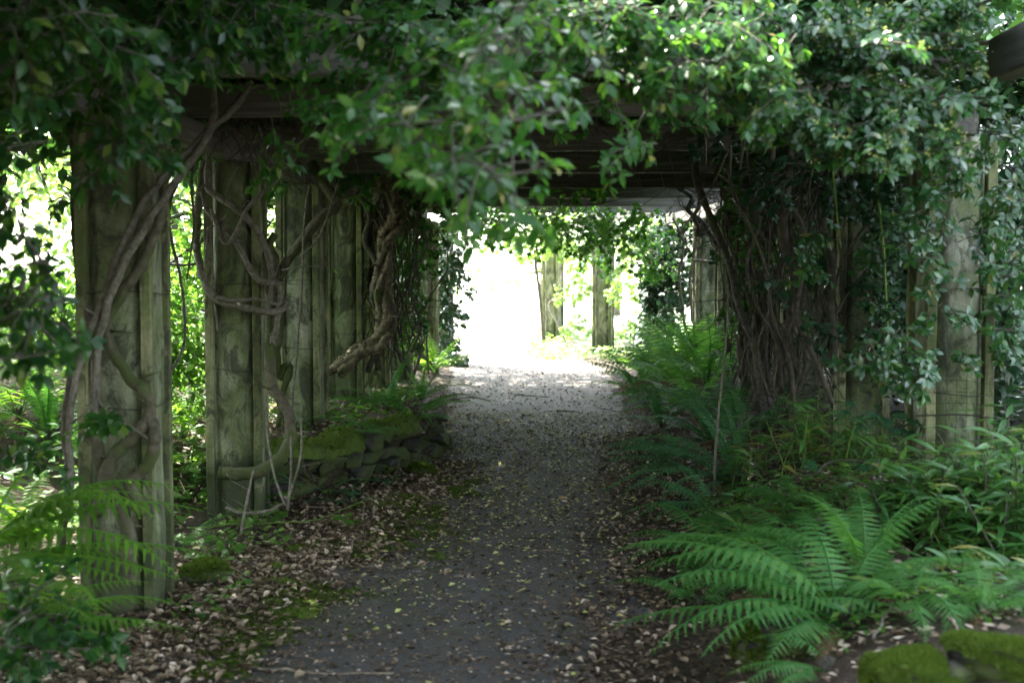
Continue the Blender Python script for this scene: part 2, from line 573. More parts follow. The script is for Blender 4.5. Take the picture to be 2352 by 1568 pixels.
# leaf templates: y along the leaf, z the upper side, unit length
def leaf_template(widths, fold=.10, droop=.18, stalk=.08):
    rows = len(widths)
    V = [(0, 0, 0)]
    for i, w in enumerate(widths):
        t = stalk + (1 - stalk) * (i + 1) / (rows + 1)
        z = -droop * t * t
        V += [(-w, t, z + fold * w * 2), (0, t, z), (w, t, z + fold * w * 2)]
    V.append((0, 1, -droop * 1.1))
    T = [(0, 2, 1), (0, 3, 2)]
    for i in range(rows - 1):
        a, b = 1 + 3 * i, 4 + 3 * i
        T += [(a, a + 1, b + 1), (a, b + 1, b), (a + 1, a + 2, b + 2), (a + 1, b + 2, b + 1)]
    a, t = 1 + 3 * (rows - 1), len(V) - 1
    T += [(a, a + 1, t), (a + 1, a + 2, t)]
    return np.array(V, float), np.array(T, int)

OVATE = leaf_template([.16, .225, .20, .10])
OVATE_LO = leaf_template([.27, .22])
LANCE = leaf_template([.062, .098, .088, .046], .12, .30, .03)
ROUND = leaf_template([.40, .45, .28], .08, .2, .05)

def fan(outline, dz=-.1):
    V = [(0, .35, .04)] + [(x, y, dz * (x * x * 2 + y * y)) for x, y in outline]
    n = len(outline)
    return np.array(V, float), np.array([(0, 1 + i, 1 + (i + 1) % n) for i in range(n)], int)

IVY = fan([(0, 0), (.30, -.06), (.34, .16), (.52, .36), (.27, .50), (.14, .68), (0, 1), (-.14, .68), (-.27, .50), (-.52, .36), (-.34, .16), (-.30, -.06)])
_pal = []
for k in range(7):
    an = R(-125 + 250 * k / 6)
    L = [.45, .72, .92, 1, .92, .72, .45][k]
    _pal += [(math.sin(an - .13) * L * .55, math.cos(an - .13) * L * .55), (math.sin(an) * L, math.cos(an) * L), (math.sin(an + .13) * L * .55, math.cos(an + .13) * L * .55),
             (math.sin(an + R(21)) * .26, math.cos(an + R(21)) * .26)]
PALM = (np.array([(0, 0, 0)] + [(x, y, -.15 * (x * x + y * y)) for x, y in _pal], float),
        np.array([(0, 1 + i, 2 + i) for i in range(len(_pal) - 1)], int)[:, ::-1])
CURLED = leaf_template([.26, .34, .22], .35, -.25, .02)
CURLED_LO = (np.array([(0, 0, .02), (-.3, .45, .16), (.02, .5, 0), (.3, .45, .12), (.04, 1, .1)], float), np.array([(0, 2, 1), (0, 3, 2), (1, 2, 4), (2, 3, 4)], int))
LOBED = (IVY[0] * np.array([1, 1, 3.2]) + np.array([0, 0, .0]), IVY[1])
for T_ in (OVATE, IVY, LANCE, ROUND, PALM, CURLED): pass

def frames(D, Nrm):
    """rotation matrices with y along D and z near Nrm"""
    D = D / np.linalg.norm(D, axis=1, keepdims=True)
    X = np.cross(D, Nrm)
    l = np.linalg.norm(X, axis=1, keepdims=True)
    X = np.where(l < 1e-6, np.array([1., 0, 0]), X / np.maximum(l, 1e-6))
    Z = np.cross(X, D)
    return np.stack([X, D, Z], axis=2)

def scatter(tmpl, P, Rm, S):
    V, T = tmpl
    n = len(P)
    S = np.asarray(S)
    if S.ndim == 2:
        W = np.einsum('nij,nvj->nvi', Rm, V[None] * S[:, None, :]) + P[:, None, :]
    else:
        W = np.einsum('nij,vj->nvi', Rm, V) * S.reshape(n, 1, 1) + P[:, None, :]
    Fc = T[None] + (np.arange(n) * len(V))[:, None, None]
    return W.reshape(-1, 3), Fc.reshape(-1, 3)

def scatter_obj(name, tmpl, P, Rm, S, m, parent=None, loc=(0, 0, 0)):
    V, Fc = scatter(tmpl, P - np.array(loc), Rm, S)
    return obj(name, mesh(name, V, Fc, m, True), parent, loc)

_leafmesh = {}
def leaf_mesh(tmpl_name, m):
    key = (tmpl_name, m.name)
    if key not in _leafmesh:
        V, T = globals()[tmpl_name]
        _leafmesh[key] = mesh('leaf', V, T, m, True)
    return _leafmesh[key]

def leaf_obj(me, parent, p, rot, s, name='leaf'):
    o = bpy.data.objects.new(name, me)
    COL.objects.link(o)
    o.parent = parent
    M4 = Matrix(((rot[0][0] * s, rot[0][1] * s, rot[0][2] * s, p[0]), (rot[1][0] * s, rot[1][1] * s, rot[1][2] * s, p[1]),
                 (rot[2][0] * s, rot[2][1] * s, rot[2][2] * s, p[2]), (0, 0, 0, 1)))
    o.matrix_basis = M4
    return o

def rnd(a, b): return random.uniform(a, b)
def rvec(s=1.0): return Vector((random.gauss(0, s), random.gauss(0, s), random.gauss(0, s)))

# ------------------------------------------------------------------ ground and path
def build_ground():
    xs = [-600, -250, -120, -60, -35, -22, -15, -12] + list(np.arange(-10, -3.2, .4)) + list(np.arange(-3.2, 4.2, .1)) + list(np.arange(4.2, 10, .4)) + [11, 14, 20, 35, 60, 120, 250, 600]
    ys = [-600, -200, -80, -40, -20, -10, -5, -2, 0, 1, 2, 3] + list(np.arange(3.4, 16, .1)) + list(np.arange(16, 34, .3)) + [35, 38, 42, 50, 65, 90, 140, 250, 600, 1200]
    nx, ny = len(xs), len(ys)
    V = np.array([(x, y, height(x, y)) for y in ys for x in xs])
    i = np.arange(nx - 1)[None, :] + (np.arange(ny - 1) * nx)[:, None]
    Fc = np.stack([i, i + 1, i + nx + 1, i + nx], -1).reshape(-1, 4)
    o = obj('ground', mesh('ground', V, Fc, M['ground']))
    tag(o, kind='structure')
    ys2 = list(np.arange(-6, 3, 1.0)) + list(np.arange(3, 16, .08)) + list(np.arange(16, 38, .25))
    V, nc = [], 22
    for y in ys2:
        a = interp(y, PATH_L) + .16 * mnoise.noise((y * 1.3, 1, 0)) + .07 * mnoise.noise((y * 5, 1, 0)) + .04 * mnoise.noise((y * 13, 1, 0))
        b = interp(y, PATH_R) + .16 * mnoise.noise((y * 1.3, 7, 0)) + .07 * mnoise.noise((y * 5, 7, 0)) + .04 * mnoise.noise((y * 13, 7, 0))
        for k in range(nc):
            x = a + (b - a) * k / (nc - 1)
            V.append((x, y, height(x, y) + .006))
    n = len(ys2)
    Fc = np.array([(j * nc + k, j * nc + k + 1, (j + 1) * nc + k + 1, (j + 1) * nc + k) for j in range(n - 1) for k in range(nc - 1)])
    o = obj('path', mesh('path', np.array(V), Fc, M['path']))
    tag(o, kind='structure')

build_ground()

# ------------------------------------------------------------------ pergola pillars
PH = 2.32
def pillar_meshes(m_core):
    # core: a rounded square shaft with slightly hollow corners, rough up its height
    n, zs = 48, np.linspace(-.15, PH, 60)
    V = []
    for j, z in enumerate(zs):
        for k in range(n):
            an = 2 * math.pi * k / n
            c, s = math.cos(an), math.sin(an)
            r = .166 / (abs(c) ** 4.5 + abs(s) ** 4.5) ** (1 / 4.5)
            corner = abs(math.sin(2 * an)) ** 6
            r *= 1 - .16 * corner
            r += .010 * mnoise.noise((c * 2, s * 2, z * 2)) + .006 * mnoise.noise((c * 6, s * 6, z * 7)) + .003 * mnoise.noise((c * 15, s * 15, z * 20))
            V.append((c * r, s * r, z))
    Fc = [(j * n + k, j * n + (k + 1) % n, (j + 1) * n + (k + 1) % n, (j + 1) * n + k) for j in range(len(zs) - 1) for k in range(n)]
    Fc.append(tuple(range((len(zs) - 1) * n, len(zs) * n)))
    core = mesh('shaft', V, Fc, m_core)
    bat = []
    for q in range(4):
        mb = MB()
        zz = np.linspace(-.12, PH - .01, 14)
        base = len(mb.v)
        w = .027
        for z in zz:
            for (a, b) in ((-1, -.8), (-.8, -1), (.8, -1), (1, -.8), (1, .8), (.8, 1), (-.8, 1), (-1, .8)):
                mb.v.append((a * w + .004 * mnoise.noise((z * 4, q, 0)), b * w + .004 * mnoise.noise((z * 4, q, 5)), z))
        for j in range(len(zz) - 1):
            for k in range(8):
                mb.f.append((j * 8 + k, j * 8 + (k + 1) % 8, (j + 1) * 8 + (k + 1) % 8, (j + 1) * 8 + k))
        mb.f.append(tuple(range((len(zz) - 1) * 8, len(zz) * 8)))
        bat.append(mesh('batten', mb.v, mb.f, M['batten'], False))
    ring = []
    for z in (.98, 1.52):
        mb = MB()
        pts = []
        for k in range(21):
            an = 2 * math.pi * k / 20
            c, s = math.cos(an), math.sin(an)
            r = .192 / (abs(c) ** 4 + abs(s) ** 4) ** .25
            pts.append((c * r, s * r, z + .012 * math.sin(an * 2 + z * 7)))
        mb.tube(pts, .0024, 5)
        ring.append(mesh('wire_tie', mb.v, mb.f, M['wire']))
    return core, bat, ring

PM = pillar_meshes(M['concrete'])
PG = pillar_meshes(M['concrete_grey'])

def pillar(x, y, label, pm=PM, rot=0.0, group='pergola pillars', h=1.0, tilt=(0, 0)):
    o = empty('pergola_pillar', (x, y, height(x, y) * .0), label, 'pillar', group)
    o.rotation_euler = (R(tilt[0]), R(tilt[1]), R(rot))
    o.scale = (1, 1, h)
    obj('shaft', pm[0], o)
    for q, (a, b) in enumerate(((-1, -1), (1, -1), (1, 1), (-1, 1))):
        c = obj('batten', pm[1][q], o)
        c.location = (a * .153, b * .153, 0)
        c.rotation_euler = (0, 0, R(rnd(-5, 5)))
    for r in pm[2]:
        obj('wire_tie', r, o)
    return o

LX = -2.08
left_rows = [(LX, 6.7, 'nearest pillar of the near-side row, wrapped by two crossing vine stems beside the leafy ground', 0),
             (LX, 9.1, 'greenish pillar with a vine spiralling round it, behind the vine-crossed front pillar', 4),
             (LX, 11.5, 'third pillar of the vine row, standing just behind the dry stone wall', -3),
             (LX, 13.9, 'pale blotched pillar behind the stone wall beside the gnarled trunk', 3),
             (LX, 16.3, 'ivy-shaded pillar directly behind the gnarled climbing trunk', 0),
             (LX, 18.7, 'dim pillar between the gnarled trunk and the slender grey pillar', 2),
             (-1.92, 21.0, 'slender light grey pillar at the tunnel end, by the dark ivy post', 0),
             (-1.86, 23.4, 'dark ivy-clad pillar at the edge of the bright opening', 0)]
for x, y, lb, r in left_rows:
    pillar(x, y, lb, PG if y == 21.0 else PM, r)
RX = 2.19
right_rows = [(2.12, 7.5, 'nearest pillar opposite the vine row, with wire netting on its lower half', 3, PG),
              (RX, 10.0, 'dark green pillar behind ivy, next after the wire-netted pillar', -2, PM),
              (RX, 12.4, 'pillar buried in the thickest brown vine tangle', 0, PM),
              (RX, 14.8, 'pillar on the far side of the brown vine tangle', 0, PM),
              (RX, 17.2, 'dark strip of pillar beside the light grey pillar and the ferns', 0, PM),
              (2.17, 19.7, 'light grey pillar rising behind the bright fern bank', 2, PG),
              (1.79, 23.1, 'dark ivy-covered pillar behind the fern bank, beside the bright gap', 0, PM),
              (.93, 25.8, 'mossy pillar standing in the bright opening, second from its edge', -12, PM),
              (.0, 29.0, 'sunlit pale pillar in the middle of the bright opening', -20, PM)]
for x, y, lb, r, pm in right_rows:
    pillar(x, y, lb, pm, r)

# ------------------------------------------------------------------ pergola beams
def beam(p0, p1, w, h, label, name='timber_beam', m=None, group=None):
    """a timber from p0 to p1 (bottom centre line), own wobble and chipped arrises"""
    p0, p1 = Vector(p0), Vector(p1)
    L = (p1 - p0).length
    o = empty_mesh_dir = None
    n = max(6, int(L / .25))
    V = []
    prof = [(-.5, .04), (-.44, 0), (.44, 0), (.5, .04), (.5, .96), (.44, 1), (-.44, 1), (-.5, .96)]
    sd_ = random.random() * 50
    for i in range(n + 1):
        t = L * i / n
        for k, (a, b) in enumerate(prof):
            V.append((t + (rnd(-.01, .01) if i in (0, n) else 0), a * w + .004 * mnoise.noise((t * 2, k, sd_)), b * h + .005 * mnoise.noise((t * 2.2, k, sd_ + 9))))
    Fc = [(i * 8 + k, i * 8 + (k + 1) % 8, (i + 1) * 8 + (k + 1) % 8, (i + 1) * 8 + k) for i in range(n) for k in range(8)]
    Fc += [tuple(range(7, -1, -1)), tuple(range(n * 8, n * 8 + 8))]
    Fc = [tuple(reversed(q)) for q in Fc]
    o = obj(name, mesh(name, V, Fc, M['wood_x'], False))
    o.location = p0
    o.rotation_euler = (p1 - p0).to_track_quat('X', 'Z').to_euler()
    return tag(o, label, 'beam', group)

ZL, ZC = 2.325, 2.475
ys_l = [3.0] + [a[1] for a in left_rows[:7]]
seg_names = ['long timber above the front vine-crossed pillar, running out overhead',
             'timber lying along the tops of the two front vine pillars',
             'side timber from the spiral-vine pillar to the pillar behind the stone wall',
             'side timber between the stone-wall pillar and the pale blotched pillar',
             'side timber above the gnarled climbing trunk',
             'side timber joining the two dim pillars past the gnarled trunk',
             'side timber ending at the slender light grey pillar']
for i in range(len(ys_l) - 1):
    beam((LX if i < 6 else LX, ys_l[i] + .01, ZL), ((LX if i < 6 else -1.95), ys_l[i + 1] - .01, ZL), .13, .148, seg_names[i], 'side_beam', group='side timbers on the pillar tops')
beam((1.99, 2.4, 2.47), (1.99, 6.3, 2.47), .12, .185, 'streaked grey beam end jutting in at the upper corner above the ivy', 'side_beam', group='side timbers on the pillar tops')
ys_r = [7.25, 10.0, 12.4, 14.8, 17.2, 19.7, 23.0]
seg_r = ['timber above the wire-netted pillar, buried in ivy', 'timber above the brown vine tangle, nearest part', 'timber above the middle of the brown vine tangle',
         'timber above the far part of the brown vine tangle', 'timber between the dark strip pillar and light grey pillar', 'timber from the light grey pillar to the ivy-covered pillar by the gap']
for i in range(6):
    xa, xb = (2.12 if i == 0 else RX), (1.85 if i == 5 else RX)
    beam((xa, ys_r[i] + .01, ZL), (xb, ys_r[i + 1] - .01, ZL), .13, .148, seg_r[i], 'side_beam', group='side timbers on the pillar tops')
cross = [(6.1, 'first cross timber over the path, mostly behind leaves at the top'), (7.75, 'second cross timber over the path, behind the hanging leaf clump'),
         (10.1, 'third cross timber over the path, broad and dark'), (12.45, 'fourth cross timber over the path, in deep shade'),
         (14.85, 'fifth cross timber over the path, thin dark strip'), (17.2, 'sixth cross timber, its pale grained face catching light'),
         (19.6, 'seventh cross timber, pale grey, near the tunnel end'), (22.0, 'last cross timber, above the bright opening')]
for y, lb in cross:
    beam((-2.62, y + rnd(-.05, .05), ZC), (2.72 if y > 8 else (2.12 if y > 7 else 1.7), y + rnd(-.05, .05), ZC + rnd(-.01, .01)), .12, .175, lb, 'cross_beam', group='cross timbers over the path')
beam((2.2, 22.6, ZC), (.7, 26.6, ZC), .12, .18, 'short timber over the pillars curving away at the opening', 'side_beam')
beam((1.0, 25.5, ZL), (-.3, 29.6, ZL), .12, .15, 'sunlit timber joining the two pillars in the opening', 'side_beam')

# ------------------------------------------------------------------ dry stone wall and rocks
def stone_mesh(sx, sy, sz, seed, n=16, name='stone', m=None, bev=.18):
    r = random.Random(seed)
    bm = bmesh.new()
    for k in range(n):
        v = Vector((r.uniform(-1, 1), r.uniform(-1, 1), r.uniform(-1, 1)))
        mx = max(abs(v.x), abs(v.y), abs(v.z))
        v = v / mx * r.uniform(.82, 1.0)
        bm.verts.new((v.x * sx / 2, v.y * sy / 2, v.z * sz / 2))
    bmesh.ops.convex_hull(bm, input=bm.verts)
    loose = [v for v in bm.verts if not v.link_faces]
    bmesh.ops.delete(bm, geom=loose, context='VERTS')
    bmesh.ops.bevel(bm, geom=list(bm.edges), offset=min(sx, sy, sz) * bev * .35, segments=1, affect='EDGES', clamp_overlap=True)
    bmesh.ops.triangulate(bm, faces=[f for f in bm.faces if len(f.verts) > 4])
    me = bpy.data.meshes.new(name)
    bm.to_mesh(me); bm.free()
    me.materials.append(m or M['rock'])
    return me

def moss_pad(rx, ry, h, seed, name='moss'):
    """a lumpy cushion with short tufts"""
    n, rings = 18, 6
    V, Fc = [(0, 0, h)], []
    for j in range(1, rings + 1):
        q = j / rings
        for k in range(n):
            an = 2 * math.pi * k / n
            wob = 1 + .22 * mnoise.noise((math.cos(an) * 1.6, math.sin(an) * 1.6, seed))
            z = h * math.sqrt(max(0, 1 - q ** 2.4)) + .25 * h * mnoise.noise((math.cos(an) * q * 3, math.sin(an) * q * 3, seed + 5)) - (.015 + h * .5 if j == rings else 0)
            V.append((rx * q * wob * math.cos(an), ry * q * wob * math.sin(an), z))
    for k in range(n):
        Fc.append((0, 1 + k, 1 + (k + 1) % n))
    for j in range(rings - 1):
        for k in range(n):
            a, b = 1 + j * n, 1 + (j + 1) * n
            Fc.append((a + k, b + k, b + (k + 1) % n, a + (k + 1) % n))
    # tufts
    r = random.Random(seed)
    nv = len(V)
    cnt = int(900 * min(1.6, rx * ry / .02))
    for _ in range(cnt):
        q = math.sqrt(r.random()) * .97
        an = r.random() * 6.283
        wob = 1 + .22 * mnoise.noise((math.cos(an) * 1.6, math.sin(an) * 1.6, seed))
        z = h * math.sqrt(max(0, 1 - q ** 2.4)) + .25 * h * mnoise.noise((math.cos(an) * q * 3, math.sin(an) * q * 3, seed + 5))
        p = Vector((rx * q * wob * math.cos(an), ry * q * wob * math.sin(an), z - .004))
        d = Vector((math.cos(an) * q, math.sin(an) * q, .7)) + Vector((r.gauss(0, .4), r.gauss(0, .4), r.gauss(0, .3)))
        d = d.normalized() * r.uniform(.012, .03)
        s = Vector((r.gauss(0, 1), r.gauss(0, 1), 0)).normalized() * .004
        i = len(V)
        V += [tuple(p - s), tuple(p + s), tuple(p + d)]
        Fc.append((i, i + 1, i + 2))
    me = bpy.data.meshes.new(name)
    me.from_pydata(V, [], Fc)
    me.polygons.foreach_set('use_smooth', [len(f.vertices) == 4 for f in me.polygons])
    me.materials.append(M['moss']); me.materials.append(M['moss_tuft'])
    me.polygons.foreach_set('material_index', [1 if f.vertices[0] >= nv else 0 for f in me.polygons])
    return me

def stone_wall():
    root = empty('dry_stone_wall', (-1.4, 10.7, 0), 'low mossy dry stone wall ending at the edge of the path', 'wall')
    line = [(-2.05, 9.62), (-1.77, 9.80), (-1.38, 10.75), (-1.02, 11.65), (-1.06, 12.3), (-1.2, 13.2)]
    pts = spline([(a, b, 0) for a, b in line], 12)
    cum = [0]
    for a, b in zip(pts, pts[1:]):
        cum.append(cum[-1] + (b - a).length)
    tot = cum[-1]
    def on(s):
        for i in range(len(pts) - 1):
            if cum[i + 1] >= s:
                t = (s - cum[i]) / (cum[i + 1] - cum[i])
                d = (pts[i + 1] - pts[i]).normalized()
                return pts[i].lerp(pts[i + 1], t), d
        return pts[-1], (pts[-1] - pts[-2]).normalized()
    k = 0
    for course, (z0, hh) in enumerate(((0.0, .13), (.12, .11), (.225, .115))):
        s = rnd(0, .1)
        while s < tot - .1:
            L = rnd(.13, .38) if course < 2 else rnd(.2, .5)
            p, d = on(min(tot, s + L / 2))
            n_ = Vector((d.y, -d.x, 0))
            h = hh * rnd(.85, 1.2)
            st = obj('stone', stone_mesh(L * 1.03, rnd(.2, .3), h * 1.12, 100 + k), root)
            st.location = Vector((p.x, p.y, z0 + hh / 2 + rnd(-.012, .012))) + n_ * rnd(-.09, .07) - n_ * .03 * course - root.location
            st.rotation_euler = (R(rnd(-12, 12)), R(rnd(-12, 12)), math.atan2(d.y, d.x) + R(rnd(-16, 16)))
            if (course == 2 and s < tot * .55 and random.random() < .85):
                mo = obj('moss', moss_pad(L * .58, .19, .055 + .05 * random.random(), 300 + k), st)
                mo.location = (0, 0, h * .42)
            k += 1
            s += L
    # tumbled stones leaning at the foot of the wall
    for (px, py, sx, sy, sz, rx, rz, ms) in ((735, 1085, .40, .26, .20, 10, 30, 1), (808, 1105, .16, .14, .36, 12, 20, 1), (870, 1085, .30, .16, .10, 18, -25, 0),
                                             (905, 1060, .26, .2, .13, -8, 50, 0), (650, 1100, .34, .26, .2, 6, 10, 1)):
        p = gnd(px, py)
        st = obj('stone', stone_mesh(sx, sy, sz, 500 + k), root)
        st.location = p + Vector((0, 0, sz * .38)) - root.location
        st.rotation_euler = (R(rx), R(rnd(-8, 8)), R(rz))
        if ms:
            mo = obj('moss', moss_pad(sx * .5, sy * .55, .05, 700 + k), st)
            mo.location = (0, 0, sz * .40)
        k += 1
stone_wall()

def rock(px, py, sx, sy, sz, label, mossy=1, rz=0, seed=1, name='rock', lift=.25):
    p = gnd(px, py)
    o = empty(name, p, label, 'rock', 'loose rocks beside the path')
    bm = bmesh.new()
    bmesh.ops.create_icosphere(bm, subdivisions=4, radius=1)
    for v in bm.verts:
        c = v.co.copy()
        k = 1 + .30 * mnoise.noise(c * 1.1 + Vector((seed * 7.1, 0, 0))) + .10 * mnoise.noise(c * 3.1 + Vector((seed, 3, 0))) + .03 * mnoise.noise(c * 9 + Vector((seed, 9, 0)))
        q = max(abs(c.x), abs(c.y), abs(c.z)) ** .45
        v.co = Vector((c.x * sx * .56, c.y * sy * .56, c.z * sz * .56)) * k / q
    me = bpy.data.meshes.new('body'); bm.to_mesh(me)
    me.polygons.foreach_set('use_smooth', [True] * len(me.polygons)); me.materials.append(M['rock'])
    st = obj('body', me, o); st.location = (0, 0, sz * lift); st.rotation_euler = (0, 0, R(rz))
    if mossy:
        # a skin of moss over the upper part, with tufts standing out of it
        V, Fc, idx = [], [], {}
        bm.normal_update()
        r = random.Random(seed)
        lim = .15 - .5 * (mossy - .85)
        for f in bm.faces:
            c = f.calc_center_median()
            if f.normal.z + .35 * mnoise.noise(c * (4 / max(sx, .1)) + Vector((seed, 0, 0))) > lim:
                t = []
                for v in f.verts:
                    if v.index not in idx:
                        idx[v.index] = len(V); V.append(tuple(v.co + v.normal * (.010 + .008 * mnoise.noise(v.co * 30))))
                    t.append(idx[v.index])
                Fc.append(tuple(t))
        nb = len(Fc)
        for i in range(nb):
            pts = [Vector(V[k]) for k in Fc[i]]
            n_ = (pts[1] - pts[0]).cross(pts[2] - pts[0]); ar = n_.length / 2; n_.normalize()
            for _ in range(int(ar * 60000) + 1):
                a_, b_ = r.random(), r.random()
                if a_ + b_ > 1: a_, b_ = 1 - a_, 1 - b_
                c = pts[0] + (pts[1] - pts[0]) * a_ + (pts[2] - pts[0]) * b_
                d = (n_ + Vector((r.gauss(0, .5), r.gauss(0, .5), r.gauss(.2, .4)))).normalized() * r.uniform(.008, .022)
                w = Vector((r.gauss(0, 1), r.gauss(0, 1), r.gauss(0, .5))).normalized() * .0032
                k = len(V); V += [tuple(c - w), tuple(c + w), tuple(c + d)]; Fc.append((k, k + 1, k + 2))
        mm = mesh('moss', V, Fc, M['moss'], True)
        mm.materials.append(M['moss_tuft'])
        mm.polygons.foreach_set('material_index', [0] * nb + [1] * (len(Fc) - nb))
        mo = obj('moss', mm, o); mo.location = st.location; mo.rotation_euler = st.rotation_euler
    bm.free()
    return o

rock(468, 1338, .20, .15, .12, 'small moss-topped rock in dead leaves beside the front vine pillar', .85, 15, 21)
rock(968, 1092, .17, .13, .10, 'round green moss-capped stone on the path edge below the stone wall', 1.05, 0, 22)
rock(1765, 1512, .20, .22, .17, 'mossy rock under the drooping fern fronds', 1.1, 20, 23)
rock(1840, 1490, .26, .2, .13, 'flat bare grey rock under the big fern crown', 0, -10, 24)
rock(2090, 1606, .26, .24, .17, 'large cushion-mossed boulder at the bottom edge', 1.15, 0, 25)
rock(2200, 1556, .17, .14, .07, 'bare grey slab with dead leaves beside the mossed boulder', 0, 25, 26)
rock(2315, 1545, .34, .16, .12, 'long moss-streaked rock in the bottom corner', .45, -35, 27)
for i, (px, py, rx, ry, h, lb) in enumerate([(690, 1420, .10, .06, .035, 'dark moss cushion on the path near the bottom'), (635, 1312, .09, .06, .035, 'moss clump among dead leaves by the small rock'),
                                     (1010, 1285, .035, .03, .03, 'tiny moss tuft alone on the asphalt'), (640, 1345, .12, .05, .03, 'low moss strip on the leafy path edge'),
                                     (870, 1165, .22, .16, .022, 'flat green moss mat on the path edge below the wall'), (930, 1148, .2, .13, .02, 'moss mat next to the round capped stone'),
                                     (800, 1205, .2, .12, .02, 'moss mat beside the seedling on the path edge'), (720, 1262, .16, .1, .02, 'thin moss patch amid pale dead leaves')]):
    p = gnd(px, py)
    tag(obj('moss_clump', moss_pad(rx, ry, h, 900 + i, 'moss_clump'), None, p), lb, 'moss', 'moss on the path edge')

# ------------------------------------------------------------------ leaf litter
def litter(name, label, n, sampler, tmpl, m, smin, smax, lift=.006):
    P, D, Nn, S = [], [], [], []
    for _ in range(n):
        x, y = sampler()
        P.append((x, y, height(x, y) + lift + random.random() * .018))
        an = random.random() * 6.283
        D.append((math.cos(an), math.sin(an), rnd(-.25, .25)))
        Nn.append((random.gauss(0, .35), random.gauss(0, .35), 1))
        k = smin + (smax - smin) * 1.2 * random.random() ** 1.6
        S.append((k * rnd(.45, 1.05), k, k * rnd(-1.2, 2.4)))
    P = np.array(P); D = np.array(D); Nn = np.array(Nn)
    o = scatter_obj(name, tmpl, P, frames(D, Nn), np.array(S), m)
    return tag(o, label, 'leaf litter', kind='stuff')

def s_left():
    while True:
        y = 4.6 + 7 * random.random() ** 1.3
        pl = interp(y, PATH_L)
        x = pl + random.expovariate(1 / .16) - abs(random.gauss(0, .46)) + .18 * mnoise.noise((y * 1.6, 3, 0))
        if x > -3.2: return x, y
def s_right():
    y = 4.6 + 9 * random.random()
    pr = interp(y, PATH_R)
    return pr - random.expovariate(1 / .14) + abs(random.gauss(0, .42)) - .08 + .18 * mnoise.noise((y * 1.6, 8, 0)), y
def s_path():
    y = 4.5 + 11 * random.random() ** 1.7
    return rnd(interp(y, PATH_L), interp(y, PATH_R)), y
def s_mid():
    y = 6 + 9.5 * random.random() ** .7
    return rnd(interp(y, PATH_L), interp(y, PATH_R)), y
def s_far():
    y = 12 + 12 * random.random()
    return rnd(interp(y, PATH_L) - .5, interp(y, PATH_R) + .4), y
def s_moss():
    while True:
        y = 5.4 + 5.2 * random.random()
        x = interp(y, PATH_L) + random.gauss(.14, .20)
        if mnoise.noise((x * 2.6, y * 1.7, 6)) + .5 * mnoise.noise((x * 9, y * 9, 2)) > .05: return x, y
def s_bedl():
    y = 9.8 + 8 * random.random()
    return -2.9 + 1.8 * random.random(), y
def s_bankl():
    return -2.4 - 4.5 * random.random(), 5 + 12 * random.random()
def s_bankr():
    return .7 + 2.2 * random.random(), 4.8 + 7 * random.random()

litter('leaf_litter', 'pale tan dead leaves strewn along the path edge by the vine pillars', 8500, s_left, CURLED, M['litter'], .014, .048)
litter('leaf_litter', 'broad lobed dead leaves lying by the vine pillars', 900, s_left, LOBED, M['litter'], .025, .06, .010)
litter('leaf_litter', 'brown rotting leaves under the pale litter by the vine pillars', 9000, s_left, CURLED_LO, M['litter_dark'], .02, .055, .006)
litter('leaf_litter', 'tan dead leaves along the path edge under the ferns', 3000, s_right, CURLED, M['litter'], .018, .045)
litter('leaf_litter', 'dark rotting leaves along the fern edge of the path', 7000, s_right, CURLED_LO, M['litter_dark'], .02, .05, .006)
litter('leaf_litter', 'small brown leaf scraps scattered over the asphalt', 13000, s_path, CURLED_LO, M['litter_dark'], .010, .034, .005)
litter('leaf_litter', 'little tan leaf flecks scattered over the asphalt', 7000, s_path, CURLED_LO, M['litter'], .007, .030, .006)
litter('leaf_litter', 'yellow-green fallen leaf flecks on the middle of the path', 3600, s_mid, CURLED_LO, M['litter_yellow'], .018, .042, .010)
litter('leaf_litter', 'dense dead leaves on the far part of the path', 3600, s_far, CURLED_LO, M['litter'], .018, .045)
litter('leaf_litter', 'brown rotting leaves on the far part of the path', 3500, s_far, CURLED_LO, M['litter_dark'], .018, .05)
litter('leaf_litter', 'dead leaves on the raised bed above the stone wall', 3800, s_bedl, CURLED_LO, M['litter'], .03, .06)
litter('leaf_litter', 'dead leaves on the slope behind the vine pillars', 6000, s_bankl, CURLED_LO, M['litter'], .035, .07)
litter('leaf_litter', 'dead leaves on the fern bank among the undergrowth', 6000, s_bankr, CURLED_LO, M['litter'], .03, .06)

_mo = litter('moss_mat', 'green moss film creeping over the path edge below the stone wall', 26000, s_moss, CURLED_LO, M['moss_tuft'], .010, .028, .004)
_mo['category'] = 'moss'
fm = {k: mesh('fallen_leaf', *OVATE, M[k]) for k in ('litter_yellow', 'litter')}
for i in range(70):
    y = 5.4 + 5.5 * random.random() ** 1.2
    x = rnd(interp(y, PATH_L) + .2, interp(y, PATH_R) - .1)
    k = 'litter_yellow' if random.random() < .55 else 'litter'
    o = bpy.data.objects.new('fallen_leaf', fm[k]); link(o)
    o.location = (x, y, height(x, y) + .012)
    o.rotation_euler = (R(rnd(-12, 12)), R(rnd(-15, 15)), rnd(0, 6.28))
    s = rnd(.034, .062)
    o.scale = (s, s, s)
    tag(o, 'single pale fallen leaf lying flat on the dark asphalt' if k == 'litter' else 'single yellow-green fallen leaf lying on the dark asphalt', 'leaf',
        'pale fallen leaves on the asphalt' if k == 'litter' else 'yellow-green fallen leaves on the asphalt')

